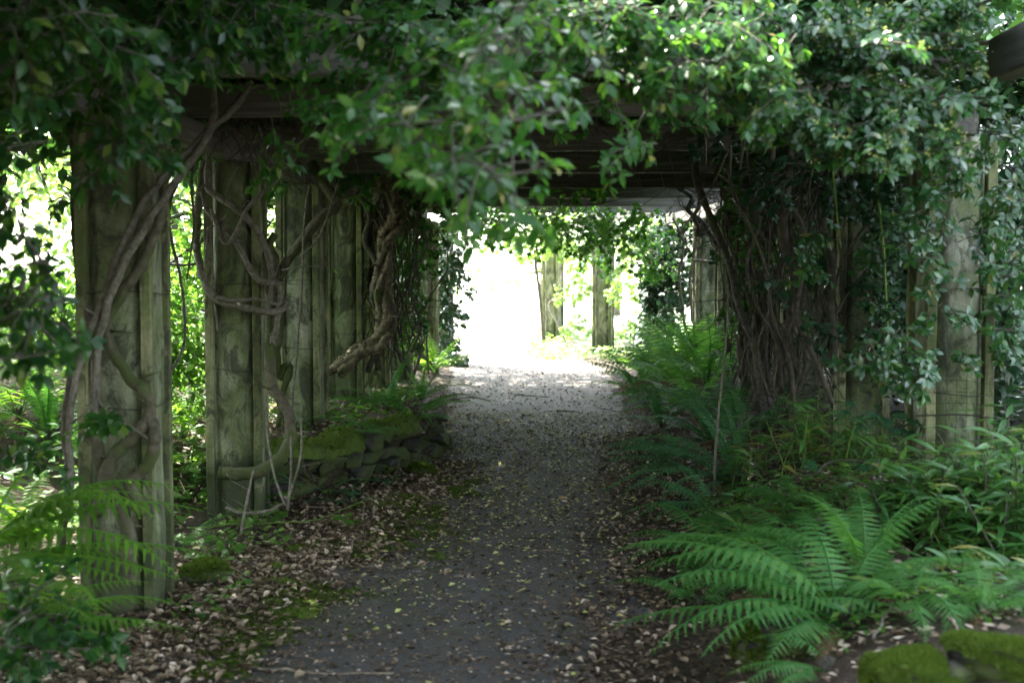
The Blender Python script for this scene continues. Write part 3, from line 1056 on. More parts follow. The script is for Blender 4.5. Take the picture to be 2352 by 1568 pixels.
def stick(pts, r, label, m='stick', name='stick', lift=.012):
    P = []
    for px, py in pts:
        p = gnd(px, py)
        P.append(p + Vector((0, 0, lift)))
    mb = MB()
    sp = spline(P, 8)
    mb.tube([q + rvec(.003) for q in sp], [r * (1 - .5 * i / len(sp)) for i in range(len(sp))], 6, .25)
    return tag(mb.build(name, M[m]), label, 'stick', 'fallen sticks on the path')

stick([(360, 1500), (520, 1535), (700, 1552), (905, 1556)], .010, 'long bent pale stick along the bottom of the path')
stick([(430, 1480), (505, 1405), (530, 1385)], .007, 'short stick poking up through dead leaves near the bottom')
stick([(1175, 1240), (1300, 1238), (1420, 1245)], .006, 'thin twig lying straight across the near path', 'bark')
stick([(1240, 1268), (1360, 1282)], .004, 'wispy pale twig right of the near twig, on the asphalt')
stick([(1035, 920), (1090, 915), (1130, 925)], .009, 'dark stick near the path edge past the stone wall', 'bark')
stick([(1180, 908), (1260, 914)], .010, 'dark twig across the middle of the far path', 'bark')
stick([(1280, 945), (1330, 948)], .010, 'short dark twig on the bluish middle of the path', 'bark')
stick([(1370, 938), (1420, 948), (1440, 962)], .010, 'curled white twig at the fern edge of the far path', 'bark_pale')
stick([(430, 1232), (560, 1222), (700, 1215), (760, 1200), (850, 1158)], .006, 'long arching green stem lying on the leafy path edge', 'green_stem', lift=.05)
stick([(690, 1170), (780, 1172), (870, 1160)], .007, 'thin brown twig below the stone wall', lift=.02)
stick([(2170, 1440), (2215, 1500)], .008, 'pale stick leaning on the mossed boulder', lift=.05)
stick([(2005, 1500), (2050, 1410)], .006, 'bleached twig beside the mossed boulder', 'bark_pale', lift=.05)

# ------------------------------------------------------------------ vines
def vine(name, label, stems, m, cat='vine', group=None, base=None, lump=.10):
    """stems: list of (points [Vector], r0, r1[, material])"""
    b = Vector(base) if base is not None else Vector(stems[0][0][0])
    root = empty(name, b, label, cat, group)
    for st in stems:
        pts, r0, r1 = st[:3]
        mm = st[3] if len(st) > 3 else m
        sp = spline(pts, 9)
        n = len(sp)
        mb = MB()
        wob = [Vector((mnoise.noise((i * .35, 1, r0 * 99)), mnoise.noise((i * .35, 5, r0 * 99)), mnoise.noise((i * .35, 9, r0 * 99)))) * r0 * .35 for i in range(n)]
        mb.tube([p + w - b for p, w in zip(sp, wob)], [(r0 + (r1 - r0) * i / n) * (1 + .14 * mnoise.noise((i * .5, r0 * 77, 2))) for i in range(n)], 8, lump)
        for _ in range(max(1, n // 14)):
            k = random.randint(2, n - 3)
            dv = (Vector((rnd(-1, 1), rnd(-1, .1), rnd(-.3, 1)))).normalized()
            L = rnd(.05, .22)
            p = sp[k] - b
            mb.tube([p, p + dv * L * .5 + rvec(.01), p + dv * L + rvec(.02)], [r1 * .35, r1 * .25, .0015], 5)
        mb.build('stem', M[mm], root)
    return root

A = at
# pillar 1: two long stems rising to upper right, plus mossy lower trunk
vine('woody_vine', 'two long bare vine stems crossing diagonally over the front pillar', [
    ([A(165, 1120, 6.35), A(160, 960, 6.35), A(185, 830, 6.35), A(235, 690, 6.38), A(300, 520, 6.4), A(365, 420, 6.42), A(480, 300, 6.5), A(540, 245, 6.6), A(575, 190, 6.8)], .015, .020),
    ([A(215, 980, 6.38), A(225, 800, 6.36), A(265, 650, 6.36), A(345, 500, 6.38), A(420, 395, 6.42), A(485, 290, 6.5), A(488, 140, 6.6)], .021, .017),
], 'bark_pale')
vine('mossy_vine', 'thick mossy vine looping round the foot of the front pillar', [
    ([A(220, 1180, 6.42), A(255, 1060, 6.38), A(310, 1000, 6.36), A(345, 960, 6.38), A(330, 900, 6.38), A(285, 850, 6.42), A(245, 760, 6.46), A(270, 690, 6.46), A(330, 600, 6.46), A(370, 480, 6.52), A(385, 380, 6.6), A(400, 330, 6.7)], .034, .022),
    ([A(330, 1180, 6.42), A(300, 1110, 6.40), A(345, 1060, 6.38), A(355, 1000, 6.36), A(345, 960, 6.38)], .032, .03),
    ([A(300, 1340, 6.44), A(290, 1200, 6.44), A(240, 1090, 6.42), A(215, 980, 6.38)], .04, .028),
], 'bark_mossy')
vine('woody_vine', 'thin dark vine down the outer side of the front pillar', [
    ([A(140, 1250, 6.6), A(158, 1100, 6.55), A(150, 980, 6.5), A(165, 860, 6.5), A(205, 745, 6.5), A(180, 640, 6.6), A(170, 520, 6.65), A(165, 250, 6.7)], .022, .012)], 'bark')
vine('woody_vine', 'slack hanging vine between the first two pillars', [
    ([A(425, 380, 7.8), A(390, 470, 7.8), A(392, 540, 7.8), A(415, 640, 7.8), A(425, 740, 7.8), A(420, 800, 7.7), A(395, 850, 7.5), A(345, 920, 7.3)], .010, .008),
    ([A(455, 330, 8.0), A(440, 420, 8.0), A(445, 520, 8.0), A(430, 640, 8.0)], .010, .006)], 'bark')
# pillar 2: spiral
vine('spiral_vine', 'smooth vine stems spiralling round the second pillar', [
    ([A(480, 350, 8.8), A(478, 430, 8.78), A(530, 470, 8.76), A(575, 510, 8.78), A(610, 570, 8.82), A(625, 640, 8.84), A(615, 720, 8.84)], .022, .020),
    ([A(465, 440, 8.82), A(475, 480, 8.8), A(510, 520, 8.78), A(545, 560, 8.76), A(590, 640, 8.78), A(640, 655, 8.82), A(640, 720, 8.82), A(625, 790, 8.84)], .019, .018),
    ([A(452, 560, 8.84), A(460, 620, 8.8), A(490, 680, 8.76), A(560, 708, 8.74), A(640, 715, 8.78), A(660, 690, 8.84)], .026, .020),
    ([A(500, 680, 8.72), A(530, 690, 8.7), A(590, 688, 8.72), A(640, 700, 8.74)], .014, .010),
    ([A(485, 480, 8.78), A(520, 560, 8.74), A(575, 470, 8.70), A(640, 410, 8.70), A(690, 345, 8.7), A(760, 230, 8.6)], .012, .010),
    ([A(470, 370, 8.84), A(455, 480, 8.84), A(450, 560, 8.84)], .030, .024),
    ([A(470, 620, 8.78), A(480, 520, 8.76), A(490, 640, 8.78), A(500, 760, 8.8)], .008, .006),
], 'bark_pale')
vine('mossy_vine', 'arched moss-covered vine sweeping down past the second pillar to the ground', [
    ([A(500, 1085, 8.72), A(560, 1088, 8.7), A(620, 1070, 8.7), A(660, 1025, 8.72), A(668, 970, 8.75), A(645, 920, 8.8), A(625, 880, 8.85), A(620, 800, 8.9), A(625, 700, 8.9), A(610, 600, 8.95), A(630, 540, 9.0)], .042, .026),
], 'bark_mossy')
vine('woody_vine', 'thin pale stems hanging to the ground beside the second pillar', [
    ([A(553, 1225, 7.9), A(565, 1160, 8.0), A(582, 1080, 8.3)], .009, .007),
    ([A(655, 1160, 8.3), A(630, 1090, 8.4), A(613, 990, 8.5), A(612, 900, 8.6)], .008, .006),
    ([A(660, 1170, 8.3), A(668, 1090, 8.4), A(668, 1000, 8.5)], .009, .006),
    ([A(660, 1150, 8.3), A(690, 1050, 8.4), A(692, 960, 8.6)], .008, .006),
    ([A(520, 1165, 8.4), A(560, 1178, 8.35), A(620, 1172, 8.35), A(658, 1150, 8.35)], .012, .008),
], 'bark_pale')
# pillar 3
vine('mossy_vine', 'dark mossy branch slanting across the third pillar', [
    ([A(635, 800, 11.0), A(645, 720, 11.05), A(640, 640, 11.1), A(690, 560, 11.1), A(740, 495, 11.12), A(775, 470, 11.15), A(745, 420, 11.2), A(715, 375, 11.3)], .035, .045),
    ([A(640, 870, 11.1), A(655, 840, 11.1), A(668, 850, 11.08), A(650, 900, 11.1), A(640, 980, 11.1)], .03, .02),
    ([A(612, 560, 11.1), A(628, 600, 11.05), A(622, 680, 11.05), A(630, 800, 11.05), A(622, 900, 11.1)], .045, .05),
], 'bark_mossy')
vine('woody_vine', 'thin pale stem crossing the third pillar sideways', [
    ([A(648, 620, 10.9), A(690, 613, 10.9), A(745, 610, 10.95)], .008, .005),
    ([A(690, 590, 10.9), A(735, 540, 10.95), A(770, 440, 11.1), A(790, 380, 11.2)], .008, .006),
    ([A(668, 960, 11.0), A(690, 700, 11.0), A(700, 500, 11.0), A(712, 420, 11.05)], .010, .010),
], 'bark_pale')
# gnarled trunk at pillars 4-5
_g1 = spline([A(765, 862, 13.2), A(815, 815, 13.2), A(865, 790, 13.25), A(885, 740, 13.3), A(876, 660, 13.3), A(882, 590, 13.3), A(890, 540, 13.3), A(912, 500, 13.25), A(905, 450, 13.25), A(880, 425, 13.3), A(868, 390, 13.4)], 3)
_gs = []
for k in range(9):
    ph, tw = k * 2 * math.pi / 9, rnd(1.2, 2.0)
    pts = []
    for i, p in enumerate(_g1):
        rr = (.070 - .030 * i / len(_g1)) * (1 + .35 * mnoise.noise((i * .6, k * 3.1, 0)))
        an = ph + tw * i * .22
        pts.append(p + Vector((math.cos(an) * rr, math.sin(an) * rr * .8, math.sin(an) * rr * .5)) + rvec(.008))
    i0, i1 = (0, len(pts)) if k < 5 else (random.randint(0, 8), random.randint(14, len(pts)))
    _gs.append((pts[i0:i1], rnd(.026, .046), rnd(.018, .034)))
vine('gnarled_climber_trunk', 'thick gnarled flaking climber trunk bent along the pale blotched pillar', _gs, 'bark_gnarled', lump=.30)
vine('woody_vine', 'looping bare vine beside the slender light grey pillar', [
    ([A(945, 880, 17.5), A(965, 800, 17.5), A(958, 700, 17.5), A(962, 600, 17.5), A(965, 520, 17.5)], .024, .02),
    ([A(955, 700, 17.3), A(962, 770, 17.3), A(972, 800, 17.3), A(962, 815, 17.3), A(955, 790, 17.3)], .016, .014),
    ([A(985, 860, 19), A(980, 760, 19), A(992, 640, 19), A(980, 560, 19)], .016, .012),
], 'bark')
vine('woody_vine', 'bare vines hanging in front of the light grey pillar by the ferns', [
    ([A(1590, 740, 18.9), A(1585, 640, 18.9), A(1600, 540, 18.9), A(1580, 470, 18.9)], .018, .014),
    ([A(1575, 760, 18.9), A(1560, 640, 18.9), A(1570, 560, 18.8), A(1545, 500, 18.8)], .022, .018),
    ([A(1610, 760, 18.6), A(1598, 690, 18.6), A(1590, 600, 18.6), A(1610, 470, 18.6)], .014, .010),
    ([A(1595, 598, 18.4), A(1620, 600, 18.3), A(1640, 606, 18.3)], .022, .018),
], 'bark_pale')
vine('woody_vine', 'thin curling vine at the foot of the sunlit pillar in the opening', [
    ([A(1300, 790, 28.0), A(1280, 740, 28.2), A(1262, 700, 28.4), A(1290, 660, 28.4), A(1285, 560, 28.5)], .03, .02)], 'bark_pale')
vine('woody_vine', 'thin dark stem rising beside the sunlit pillar in the opening', [
    ([A(1248, 790, 27.5), A(1240, 680, 27.5), A(1232, 620, 27.5), A(1225, 540, 27.5)], .03, .035)], 'bark')
vine('slender_vine', 'single thin vine hanging from the middle cross timber', [
    ([A(1203, 350, 9.8), A(1204, 250, 9.8), A(1210, 180, 9.8)], .008, .008)], 'bark_pale')
vine('slender_vine', 'straight thin sapling stem rising from the sword ferns', [
    ([A(1640, 1130, 9.3), A(1645, 1010, 9.3), A(1655, 900, 9.3), A(1668, 780, 9.3), A(1672, 650, 9.4)], .010, .005)], 'bark_pale')
vine('sunlit_strip_edge', 'sunlit pillar strip edge drawn as a yellow-green stem among ivy, longest one', [
    ([A(2008, 335, 8.4), A(2020, 480, 8.4), A(2030, 580, 8.4), A(2036, 700, 8.4), A(2042, 860, 8.4)], .009, .006)], 'green_stem', 'stem')  # bright green tube standing in for sunlight on a pillar strip edge
vine('sunlit_strip_edge', 'sunlit pillar strip edge drawn as a yellow-green stem among ivy, shorter upper one', [
    ([A(1912, 390, 8.5), A(1918, 450, 8.5), A(1926, 530, 8.5), A(1932, 570, 8.5)], .007, .005)], 'green_stem', 'stem')  # same stand-in for a second sunlit strip edge
vine('bent_branch', 'bare brown branch bent over the strap-leaved plants', [
    ([A(2215, 1070, 7.6), A(2130, 1040, 7.6), A(2060, 1080, 7.3), A(2000, 1110, 7.1)], .009, .012),
    ([A(1870, 1090, 7.5), A(1910, 1060, 7.5), A(1990, 1062, 7.5), A(2060, 1110, 7.4)], .008, .006)], 'bark', 'branch')
# looped tendrils at upper right-centre
vine('looped_tendril', 'pale looping tendrils hanging in front of the brown tangle', [
    ([A(1620, 285, 9.2), A(1622, 380, 9.2)], .008, .006),
    ([A(1650, 400, 9.2), A(1700, 435, 9.2), A(1740, 428, 9.2), A(1800, 370, 9.2)], .008, .006),
    ([A(1735, 280, 9.2), A(1745, 325, 9.2), A(1770, 320, 9.2), A(1775, 280, 9.2)], .007, .006),
    ([A(1760, 330, 9.2), A(1775, 380, 9.2), A(1780, 470, 9.2)], .008, .005),
    ([A(1675, 340, 9.3), A(1640, 420, 9.3), A(1600, 480, 9.3), A(1560, 540, 9.3)], .007, .005),
    ([A(1250, 440, 14.5), A(1330, 470, 14.5), A(1420, 460, 14.5)], .007, .005),
], 'bark_pale', 'tendril')

def tangle(label, px0, px1, py0, py1, d, n, thick):
    root = empty('dry_vine_tangle', at((px0 + px1) / 2, py1, d), label, 'vine tangle', 'brown vine tangles')
    b = root.location.copy()
    twig = MB()
    for i in range(n):
        x = rnd(px0, px1)
        dd = d + random.gauss(0, .12)
        pts = []
        ytop, ybot = py0 + rnd(-20, 120 if i >= thick else 20), py1 + rnd(-80, 10)
        k = 7
        drift = random.gauss(0, 900 / d)
        for j in range(k):
            t = j / (k - 1)
            pts.append(at(x + drift * t + (620 / d) * mnoise.noise((t * 4.1, i * 7.3, 2)), ybot + (ytop - ybot) * t, dd + .1 * mnoise.noise((t * 3, i * 3.7, 8))))
        sp = spline(pts, 5)
        if i < thick:
            mb = MB()
            r = random.choice((.007, .010, .014, .020, .030))
            mb.tube([p - b for p in sp], [r * (1 + .2 * mnoise.noise((q * .5, i, 0))) for q in range(len(sp))], 7, .25)
            mb.build('stem', M[random.choice(['dry_stem', 'dry_stem', 'bark', 'bark'])], root)
        else:
            twig.tube([p - b for p in sp], rnd(.003, .009), 4)
        # side twigs
        for _ in range(4):
            p = random.choice(sp)
            dv = Vector((rnd(-1, 1), rnd(-1, .2), rnd(-.8, .6))).normalized()
            L = rnd(.15, .6)
            q1 = p + dv * L * .5 + rvec(.03)
            q2 = p + dv * L + Vector((0, 0, -L * .3)) + rvec(.04)
            twig.tube([x_ - b for x_ in (p, q1, q2)], [.004, .003, .0018], 4)
    t = twig.build('twigs', M['dry_stem'], root)
    t['kind'] = 'stuff'

tangle('nearest part of the brown vine tangle, beside the dark green pillar', 1770, 1930, 330, 920, 9.3, 20, 9)
tangle('thickest brown vine tangle in the middle of the shaded row', 1700, 1830, 300, 950, 11.6, 36, 22)
tangle('far edge of the brown vine tangle, over the ferns', 1670, 1750, 370, 880, 14.2, 26, 14)
tangle('small dark vine tangle at the top beside the pale cross timber', 1590, 1680, 420, 600, 15.5, 18, 5)
tangle('dry stems matted on top of the side timber behind the front pillar', 400, 760, 170, 300, 8.4, 60, 6)
tangle('loose twigs hanging from the middle cross timbers', 1250, 1640, 190, 330, 9.7, 14, 3)
tangle('bare stems beside the gnarled trunk', 820, 960, 420, 850, 14.0, 40, 12)

# ------------------------------------------------------------------ climbers (sprays of leaves)
def spray_data(p, d, L, leaf, gap, droop=.5, nrm=(0, -.35, .9), jit=.35):
    p, d = Vector(p), Vector(d).normalized()
    n = max(3, int(L / gap))
    pts, leaves = [p.copy()], []
    side = 1
    for i in range(n):
        d = (d + Vector((0, 0, -droop * gap * 2.2)) + rvec(.10)).normalized()
        p = p + d * gap
        pts.append(p.copy())
        nv = (Vector(nrm) + rvec(jit)).normalized()
        s = d.cross(nv).normalized() * side
        side = -side
        ld = (s * rnd(.5, 1.0) + d * rnd(.3, .9) + Vector((0, 0, -.25)) + rvec(.18)).normalized()
        leaves.append((p + ld * leaf * .12, ld, nv, leaf * random.choice((.55, .8, .95, 1.1, 1.25)) * (1 - .25 * i / n)))
    for k in range(5):
        nv = (Vector(nrm) * .8 + d * .5 + rvec(jit)).normalized()
        u = nv.cross(d); u = u.normalized() if u.length > .01 else Vector((1, 0, 0))
        w = nv.cross(u)
        an = k * 1.257 + rnd(-.3, .3)
        ld = (u * math.cos(an) + w * math.sin(an) + d * .35 + Vector((0, 0, -.2))).normalized()
        leaves.append((p.copy(), ld, nv, leaf * rnd(.6, 1.1)))
    return pts, leaves

def climber(name, label, blobs, tmpl, m, leaf, gap, L=(.25, .5), nobj=260, cat='climber', down=.5, group=None, stem_r=.004, stem_m='bark', nrm=(0, -.35, .9), jit=.35, towards=.5, base=None, flower=0, dens=1.0):
    sprays = []
    for (px, py, rx, ry, d, ds, n) in blobs:
        n = max(2, int(round(n * dens)))
        for ii in range(n):
            if ii % 3 == 0:
                q0, an0, dep = math.sqrt(random.random()), random.random() * 6.283, d + random.gauss(0, ds)
            q, an = q0 + rnd(-.10, .10), an0 + rnd(-.25, .25)
            c = at(px + rx * q * math.cos(an), py + ry * q * math.sin(an), dep + random.gauss(0, .03))
            dv = Vector((math.cos(an) * .8 + random.gauss(0, .5), -towards + random.gauss(0, .5), -down * rnd(0, 1.4) - math.sin(an) * .4 + .25))
            Ls = rnd(*L)
            dv.normalize()
            sprays.append(spray_data(c - dv * Ls * .5, dv, Ls, leaf, gap, .5, nrm, jit))
    b = Vector(base) if base is not None else at(blobs[0][0], blobs[0][1] - blobs[0][3], blobs[0][4])
    root = empty(name, b, label, cat, group)
    sprays.sort(key=lambda s: s[0][len(s[0]) // 2].y)
    lm = leaf_mesh(tmpl, M[m])
    used, rest = 0, []
    twig = MB()
    for pts, leaves in sprays:
        if used + len(leaves) <= nobj:
            mb = MB()
            o0 = pts[0]
            mb.tube([p - o0 for p in pts], [stem_r * (1 - .6 * i / len(pts)) for i in range(len(pts))], 4)
            st = mb.build('spray', M[stem_m], root, o0 - b)
            P = np.array([l[0] - o0 for l in leaves]); D = np.array([l[1] for l in leaves]); Nn = np.array([l[2] for l in leaves])
            Rm = frames(D, Nn)
            for i in range(len(leaves)):
                leaf_obj(lm, st, P[i], Rm[i], leaves[i][3])
            used += len(leaves)
        else:
            rest += leaves
            twig.tube([p - b for p in pts], stem_r * .7, 3)
    if rest:
        P = np.array([l[0] for l in rest]) - np.array(b); D = np.array([l[1] for l in rest]); Nn = np.array([l[2] for l in rest])
        V, Fc = scatter(globals()[tmpl], P, frames(D, Nn), np.array([l[3] for l in rest]))
        o = obj('foliage', mesh('foliage', V, Fc, M[m]), root)
        o['kind'] = 'stuff'
        t = twig.build('twigs', M[stem_m], root)
        t['kind'] = 'stuff'
    if flower:
        P, D, Nn = [], [], []
        for pts, leaves in sprays:
            if random.random() < flower:
                e = pts[-1]
                for _ in range(9):
                    P.append(e + rvec(.014) + Vector((0, 0, .015)))
                    D.append(rvec()); Nn.append(rvec())
        V, Fc = scatter(ROUND, np.array(P) - np.array(b), frames(np.array(D), np.array(Nn)), np.full(len(P), .013))
        o = obj('flower_buds', mesh('flower_buds', V, Fc, M['flower']), root)
        o['kind'] = 'stuff'
    return root

# foreground, blurred
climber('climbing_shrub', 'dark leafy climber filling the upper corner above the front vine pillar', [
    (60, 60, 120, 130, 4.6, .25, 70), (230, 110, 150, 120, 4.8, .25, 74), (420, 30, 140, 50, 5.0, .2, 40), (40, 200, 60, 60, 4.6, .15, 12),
    (290, 240, 90, 50, 4.9, .15, 14), (255, 350, 70, 70, 4.9, .1, 16), (600, 30, 140, 60, 5.2, .15, 44)], 'OVATE', 'leaf_dark_backlit', .072, .036, (.2, .42), 280, down=.9, towards=.2, dens=0.75)
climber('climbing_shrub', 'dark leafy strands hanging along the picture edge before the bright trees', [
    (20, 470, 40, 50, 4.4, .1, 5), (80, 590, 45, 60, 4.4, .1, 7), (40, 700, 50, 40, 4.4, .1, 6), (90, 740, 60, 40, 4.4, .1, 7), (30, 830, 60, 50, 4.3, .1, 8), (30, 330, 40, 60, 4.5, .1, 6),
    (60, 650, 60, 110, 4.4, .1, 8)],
    'OVATE', 'leaf_dark_backlit', .075, .04, (.15, .3), 290, down=1.2, towards=.1, stem_r=.005)
climber('hanging_climber', 'large out-of-focus leafy clump drooping over the middle of the path', [
    (1100, 405, 130, 60, 3.68, .15, 20), (1170, 435, 60, 30, 3.60, .1, 6), (1000, 285, 150, 90, 3.84, .2, 26), (1110, 195, 130, 120, 3.92, .2, 26), (880, 245, 80, 60, 4.00, .2, 12), (1200, 285, 50, 60, 3.84, .1, 8), (1160, 75, 200, 120, 4.00, .2, 24)],
    'OVATE', 'leaf', .058, .029, (.16, .33), 290, down=.8, towards=.3, dens=0.65)
climber('hanging_climber', 'bright glossy leaf cluster over the side timber, left of the drooping clump', [
    (900, 180, 150, 110, 5.2, .12, 60), (800, 220, 60, 50, 5.3, .12, 22), (840, 40, 120, 50, 5.2, .12, 44), (1000, 110, 120, 80, 5.2, .12, 40)],
    'OVATE', 'leaf', .058, .03, (.2, .4), 290, down=.3, towards=.7, nrm=(0, -.6, .75), dens=0.7)
climber('hanging_climber', 'leafy strand hanging over the front pillar top and side timber', [
    (600, 235, 40, 40, 5.6, .1, 4), (560, 80, 120, 40, 5.6, .15, 9), (690, 80, 90, 40, 5.8, .15, 8), (655, 340, 45, 28, 6.0, .08, 7), (330, 190, 60, 40, 5.4, .1, 7)],
    'OVATE', 'leaf', .066, .034, (.18, .36), 280, down=.7, towards=.3, dens=0.8)
climber('hanging_climber', 'thin leafy sprays trailing down to a point right of the drooping clump', [
    (1460, 300, 40, 70, 5.0, .1, 8), (1450, 160, 80, 100, 5.2, .15, 16), (1360, 70, 130, 70, 5.3, .2, 20), (1330, 230, 90, 30, 6.4, .15, 12), (1530, 300, 40, 40, 6.0, .1, 8), (1560, 120, 110, 110, 5.6, .2, 24)],
    'OVATE', 'leaf', .060, .032, (.2, .36), 290, down=1.0, towards=.3, dens=0.75)
climber('flowering_ivy', 'big bank of glossy flowering ivy under the streaked beam end', [
    (1900, 180, 230, 150, 5.65, .18, 190), (2080, 270, 130, 90, 5.60, .12, 70), (2100, 120, 130, 110, 5.70, .15, 80), (1800, 70, 150, 90, 5.65, .15, 70), (1750, 220, 90, 40, 5.60, .12, 30), (2100, 350, 90, 30, 5.60, .1, 20), (1980, 270, 90, 50, 5.50, .1, 30), (2220, 12, 110, 22, 5.75, .12, 24), (2200, 230, 40, 50, 5.70, .1, 14)],
    'OVATE', 'ivy', .058, .026, (.16, .3), 300, down=.35, towards=.8, nrm=(0, -.45, .85), jit=.4, flower=.5, dens=0.9)
climber('leafy_climber', 'dense shaded leaves between the drooping clump and the flowering ivy', [
    (1550, 40, 230, 80, 5.2, .15, 110), (1640, 150, 130, 60, 5.3, .15, 50), (1380, 50, 160, 70, 5.2, .15, 60), (1700, 240, 90, 30, 6.6, .15, 16), (1180, 40, 200, 60, 5.2, .15, 60)],
    'OVATE', 'leaf', .058, .03, (.2, .4), 240, down=.5, towards=.5, dens=0.6)
climber('ivy_strand', 'ivy strand with glossy leaves hanging before the wire-netted pillar', [
    (2110, 520, 40, 60, 7.0, .08, 12), (2130, 620, 35, 40, 7.0, .08, 6), (2040, 790, 60, 40, 6.9, .08, 12), (2080, 850, 50, 50, 6.9, .08, 12), (2020, 850, 70, 40, 7.0, .08, 10), (2150, 700, 50, 60, 7.0, .1, 8), (1900, 560, 60, 40, 7.8, .1, 8), (1870, 640, 50, 30, 8.0, .1, 6), (1980, 640, 60, 80, 7.8, .1, 10), (2220, 820, 30, 20, 7.1, .05, 4), (2200, 380, 60, 50, 6.9, .08, 14), (2160, 460, 50, 60, 6.9, .08, 8), (2250, 560, 24, 60, 7.0, .05, 5)],
    'OVATE', 'ivy', .064, .03, (.14, .26), 300, down=.7, towards=.5, nrm=(0, -.55, .8))
climber('ivy_strand', 'glossy ivy hanging at the picture edge beyond the wire-netted pillar', [
    (2330, 640, 50, 70, 6.9, .1, 14), (2340, 500, 40, 50, 6.9, .1, 10), (2330, 420, 40, 40, 7.0, .1, 8), (2320, 780, 50, 50, 7.0, .1, 12), (2270, 290, 60, 40, 6.8, .1, 12), (2330, 700, 60, 160, 7.3, .15, 30), (2300, 400, 60, 120, 7.9, .15, 30)],
    'OVATE', 'ivy', .064, .03, (.16, .3), 290, down=.7, towards=.5, nrm=(0, -.5, .8))
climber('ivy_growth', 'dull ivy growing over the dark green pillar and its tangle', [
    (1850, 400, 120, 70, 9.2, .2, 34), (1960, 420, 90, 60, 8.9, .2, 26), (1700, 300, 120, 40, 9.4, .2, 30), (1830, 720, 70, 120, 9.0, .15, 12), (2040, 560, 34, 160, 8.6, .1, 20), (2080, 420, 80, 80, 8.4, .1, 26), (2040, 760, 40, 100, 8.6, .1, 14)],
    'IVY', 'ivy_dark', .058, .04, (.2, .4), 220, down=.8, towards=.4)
climber('ivy_growth', 'ivy hanging from the gnarled trunk and dim pillars', [
    (960, 440, 40, 50, 14.5, .3, 26), (930, 600, 40, 120, 15.0, .3, 36), (1000, 480, 60, 60, 17, .3, 36), (900, 730, 60, 60, 15.2, .2, 16), (970, 560, 30, 120, 16.5, .3, 30), (820, 400, 70, 40, 12.5, .2, 16)],
    'IVY', 'ivy', .075, .05, (.25, .5), 200, down=1.0, towards=.3)
climber('ivy_growth', 'ivy and round leaves clothing the dark pillar at the bright opening', [
    (1022, 700, 18, 170, 23.0, .12, 110), (1050, 680, 24, 130, 22.8, .15, 26), (1035, 580, 30, 50, 22.5, .2, 30), (1060, 820, 16, 30, 22.5, .1, 8), (1030, 830, 26, 30, 22.6, .1, 20)],
    'ROUND', 'ivy_dark', .085, .06, (.25, .5), 120, down=.8, towards=.3)
climber('leafy_canopy', 'green leaves hanging under the last cross timbers above the opening', [
    (1300, 520, 130, 36, 20.5, .5, 70), (1420, 545, 80, 45, 20.0, .5, 60), (1500, 580, 50, 60, 21.0, .4, 46), (1180, 515, 130, 26, 21.5, .4, 80), (1090, 520, 60, 26, 22.0, .3, 44), (1250, 490, 200, 20, 21, .4, 60), (1370, 590, 30, 20, 22, .3, 10), (1340, 430, 60, 18, 16.5, .4, 16), (1470, 500, 60, 20, 18.5, .4, 20)],
    'IVY', 'leaf', .085, .06, (.3, .55), 200, down=1.0, towards=.2)
climber('leafy_canopy', 'sunlit translucent leaves round the pillars in the opening', [
    (1230, 550, 60, 24, 27, .3, 24), (1290, 555, 50, 26, 28, .3, 24), (1325, 620, 26, 70, 27.8, .3, 14), (1440, 620, 26, 90, 25, .4, 18), (1285, 690, 16, 30, 28, .2, 5), (1320, 750, 30, 40, 28, .3, 8), (1450, 760, 30, 40, 26, .4, 12), (1160, 560, 60, 20, 28, .4, 12)],
    'ROUND', 'sunny', .11, .08, (.35, .7), 140, down=.9, towards=.2, stem_m='green_stem')
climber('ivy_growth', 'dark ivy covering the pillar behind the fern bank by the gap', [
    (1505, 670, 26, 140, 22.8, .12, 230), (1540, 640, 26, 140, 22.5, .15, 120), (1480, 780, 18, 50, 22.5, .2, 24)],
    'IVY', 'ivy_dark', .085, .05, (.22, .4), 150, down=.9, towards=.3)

climber('ivy_curtain', 'curtain of ivy coloured near-black for shade behind the shaded pillars', [
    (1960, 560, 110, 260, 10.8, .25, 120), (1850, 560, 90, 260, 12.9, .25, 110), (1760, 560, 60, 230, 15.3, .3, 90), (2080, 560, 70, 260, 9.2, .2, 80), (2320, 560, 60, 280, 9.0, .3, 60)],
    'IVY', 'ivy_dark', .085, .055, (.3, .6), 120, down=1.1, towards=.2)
climber('ivy_growth', 'ivy sprigs scattered over the thickest brown tangle', [
    (1720, 420, 60, 90, 11.2, .15, 20), (1780, 560, 60, 110, 11.2, .15, 18), (1690, 640, 40, 120, 13.6, .15, 16), (1800, 330, 100, 40, 10.6, .2, 24), (1680, 330, 60, 30, 11.0, .2, 14)],
    'IVY', 'ivy', .062, .045, (.2, .4), 200, down=.9, towards=.4)

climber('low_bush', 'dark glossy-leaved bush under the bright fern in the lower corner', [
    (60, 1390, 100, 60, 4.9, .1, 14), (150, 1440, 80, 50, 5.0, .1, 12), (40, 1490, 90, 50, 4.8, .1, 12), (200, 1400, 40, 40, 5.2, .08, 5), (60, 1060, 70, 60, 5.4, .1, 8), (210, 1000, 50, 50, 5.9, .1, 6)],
    'OVATE', 'leaf_dark_backlit', .07, .034, (.16, .3), 300, cat='bush', down=.2, towards=.5, nrm=(0, -.4, .9))

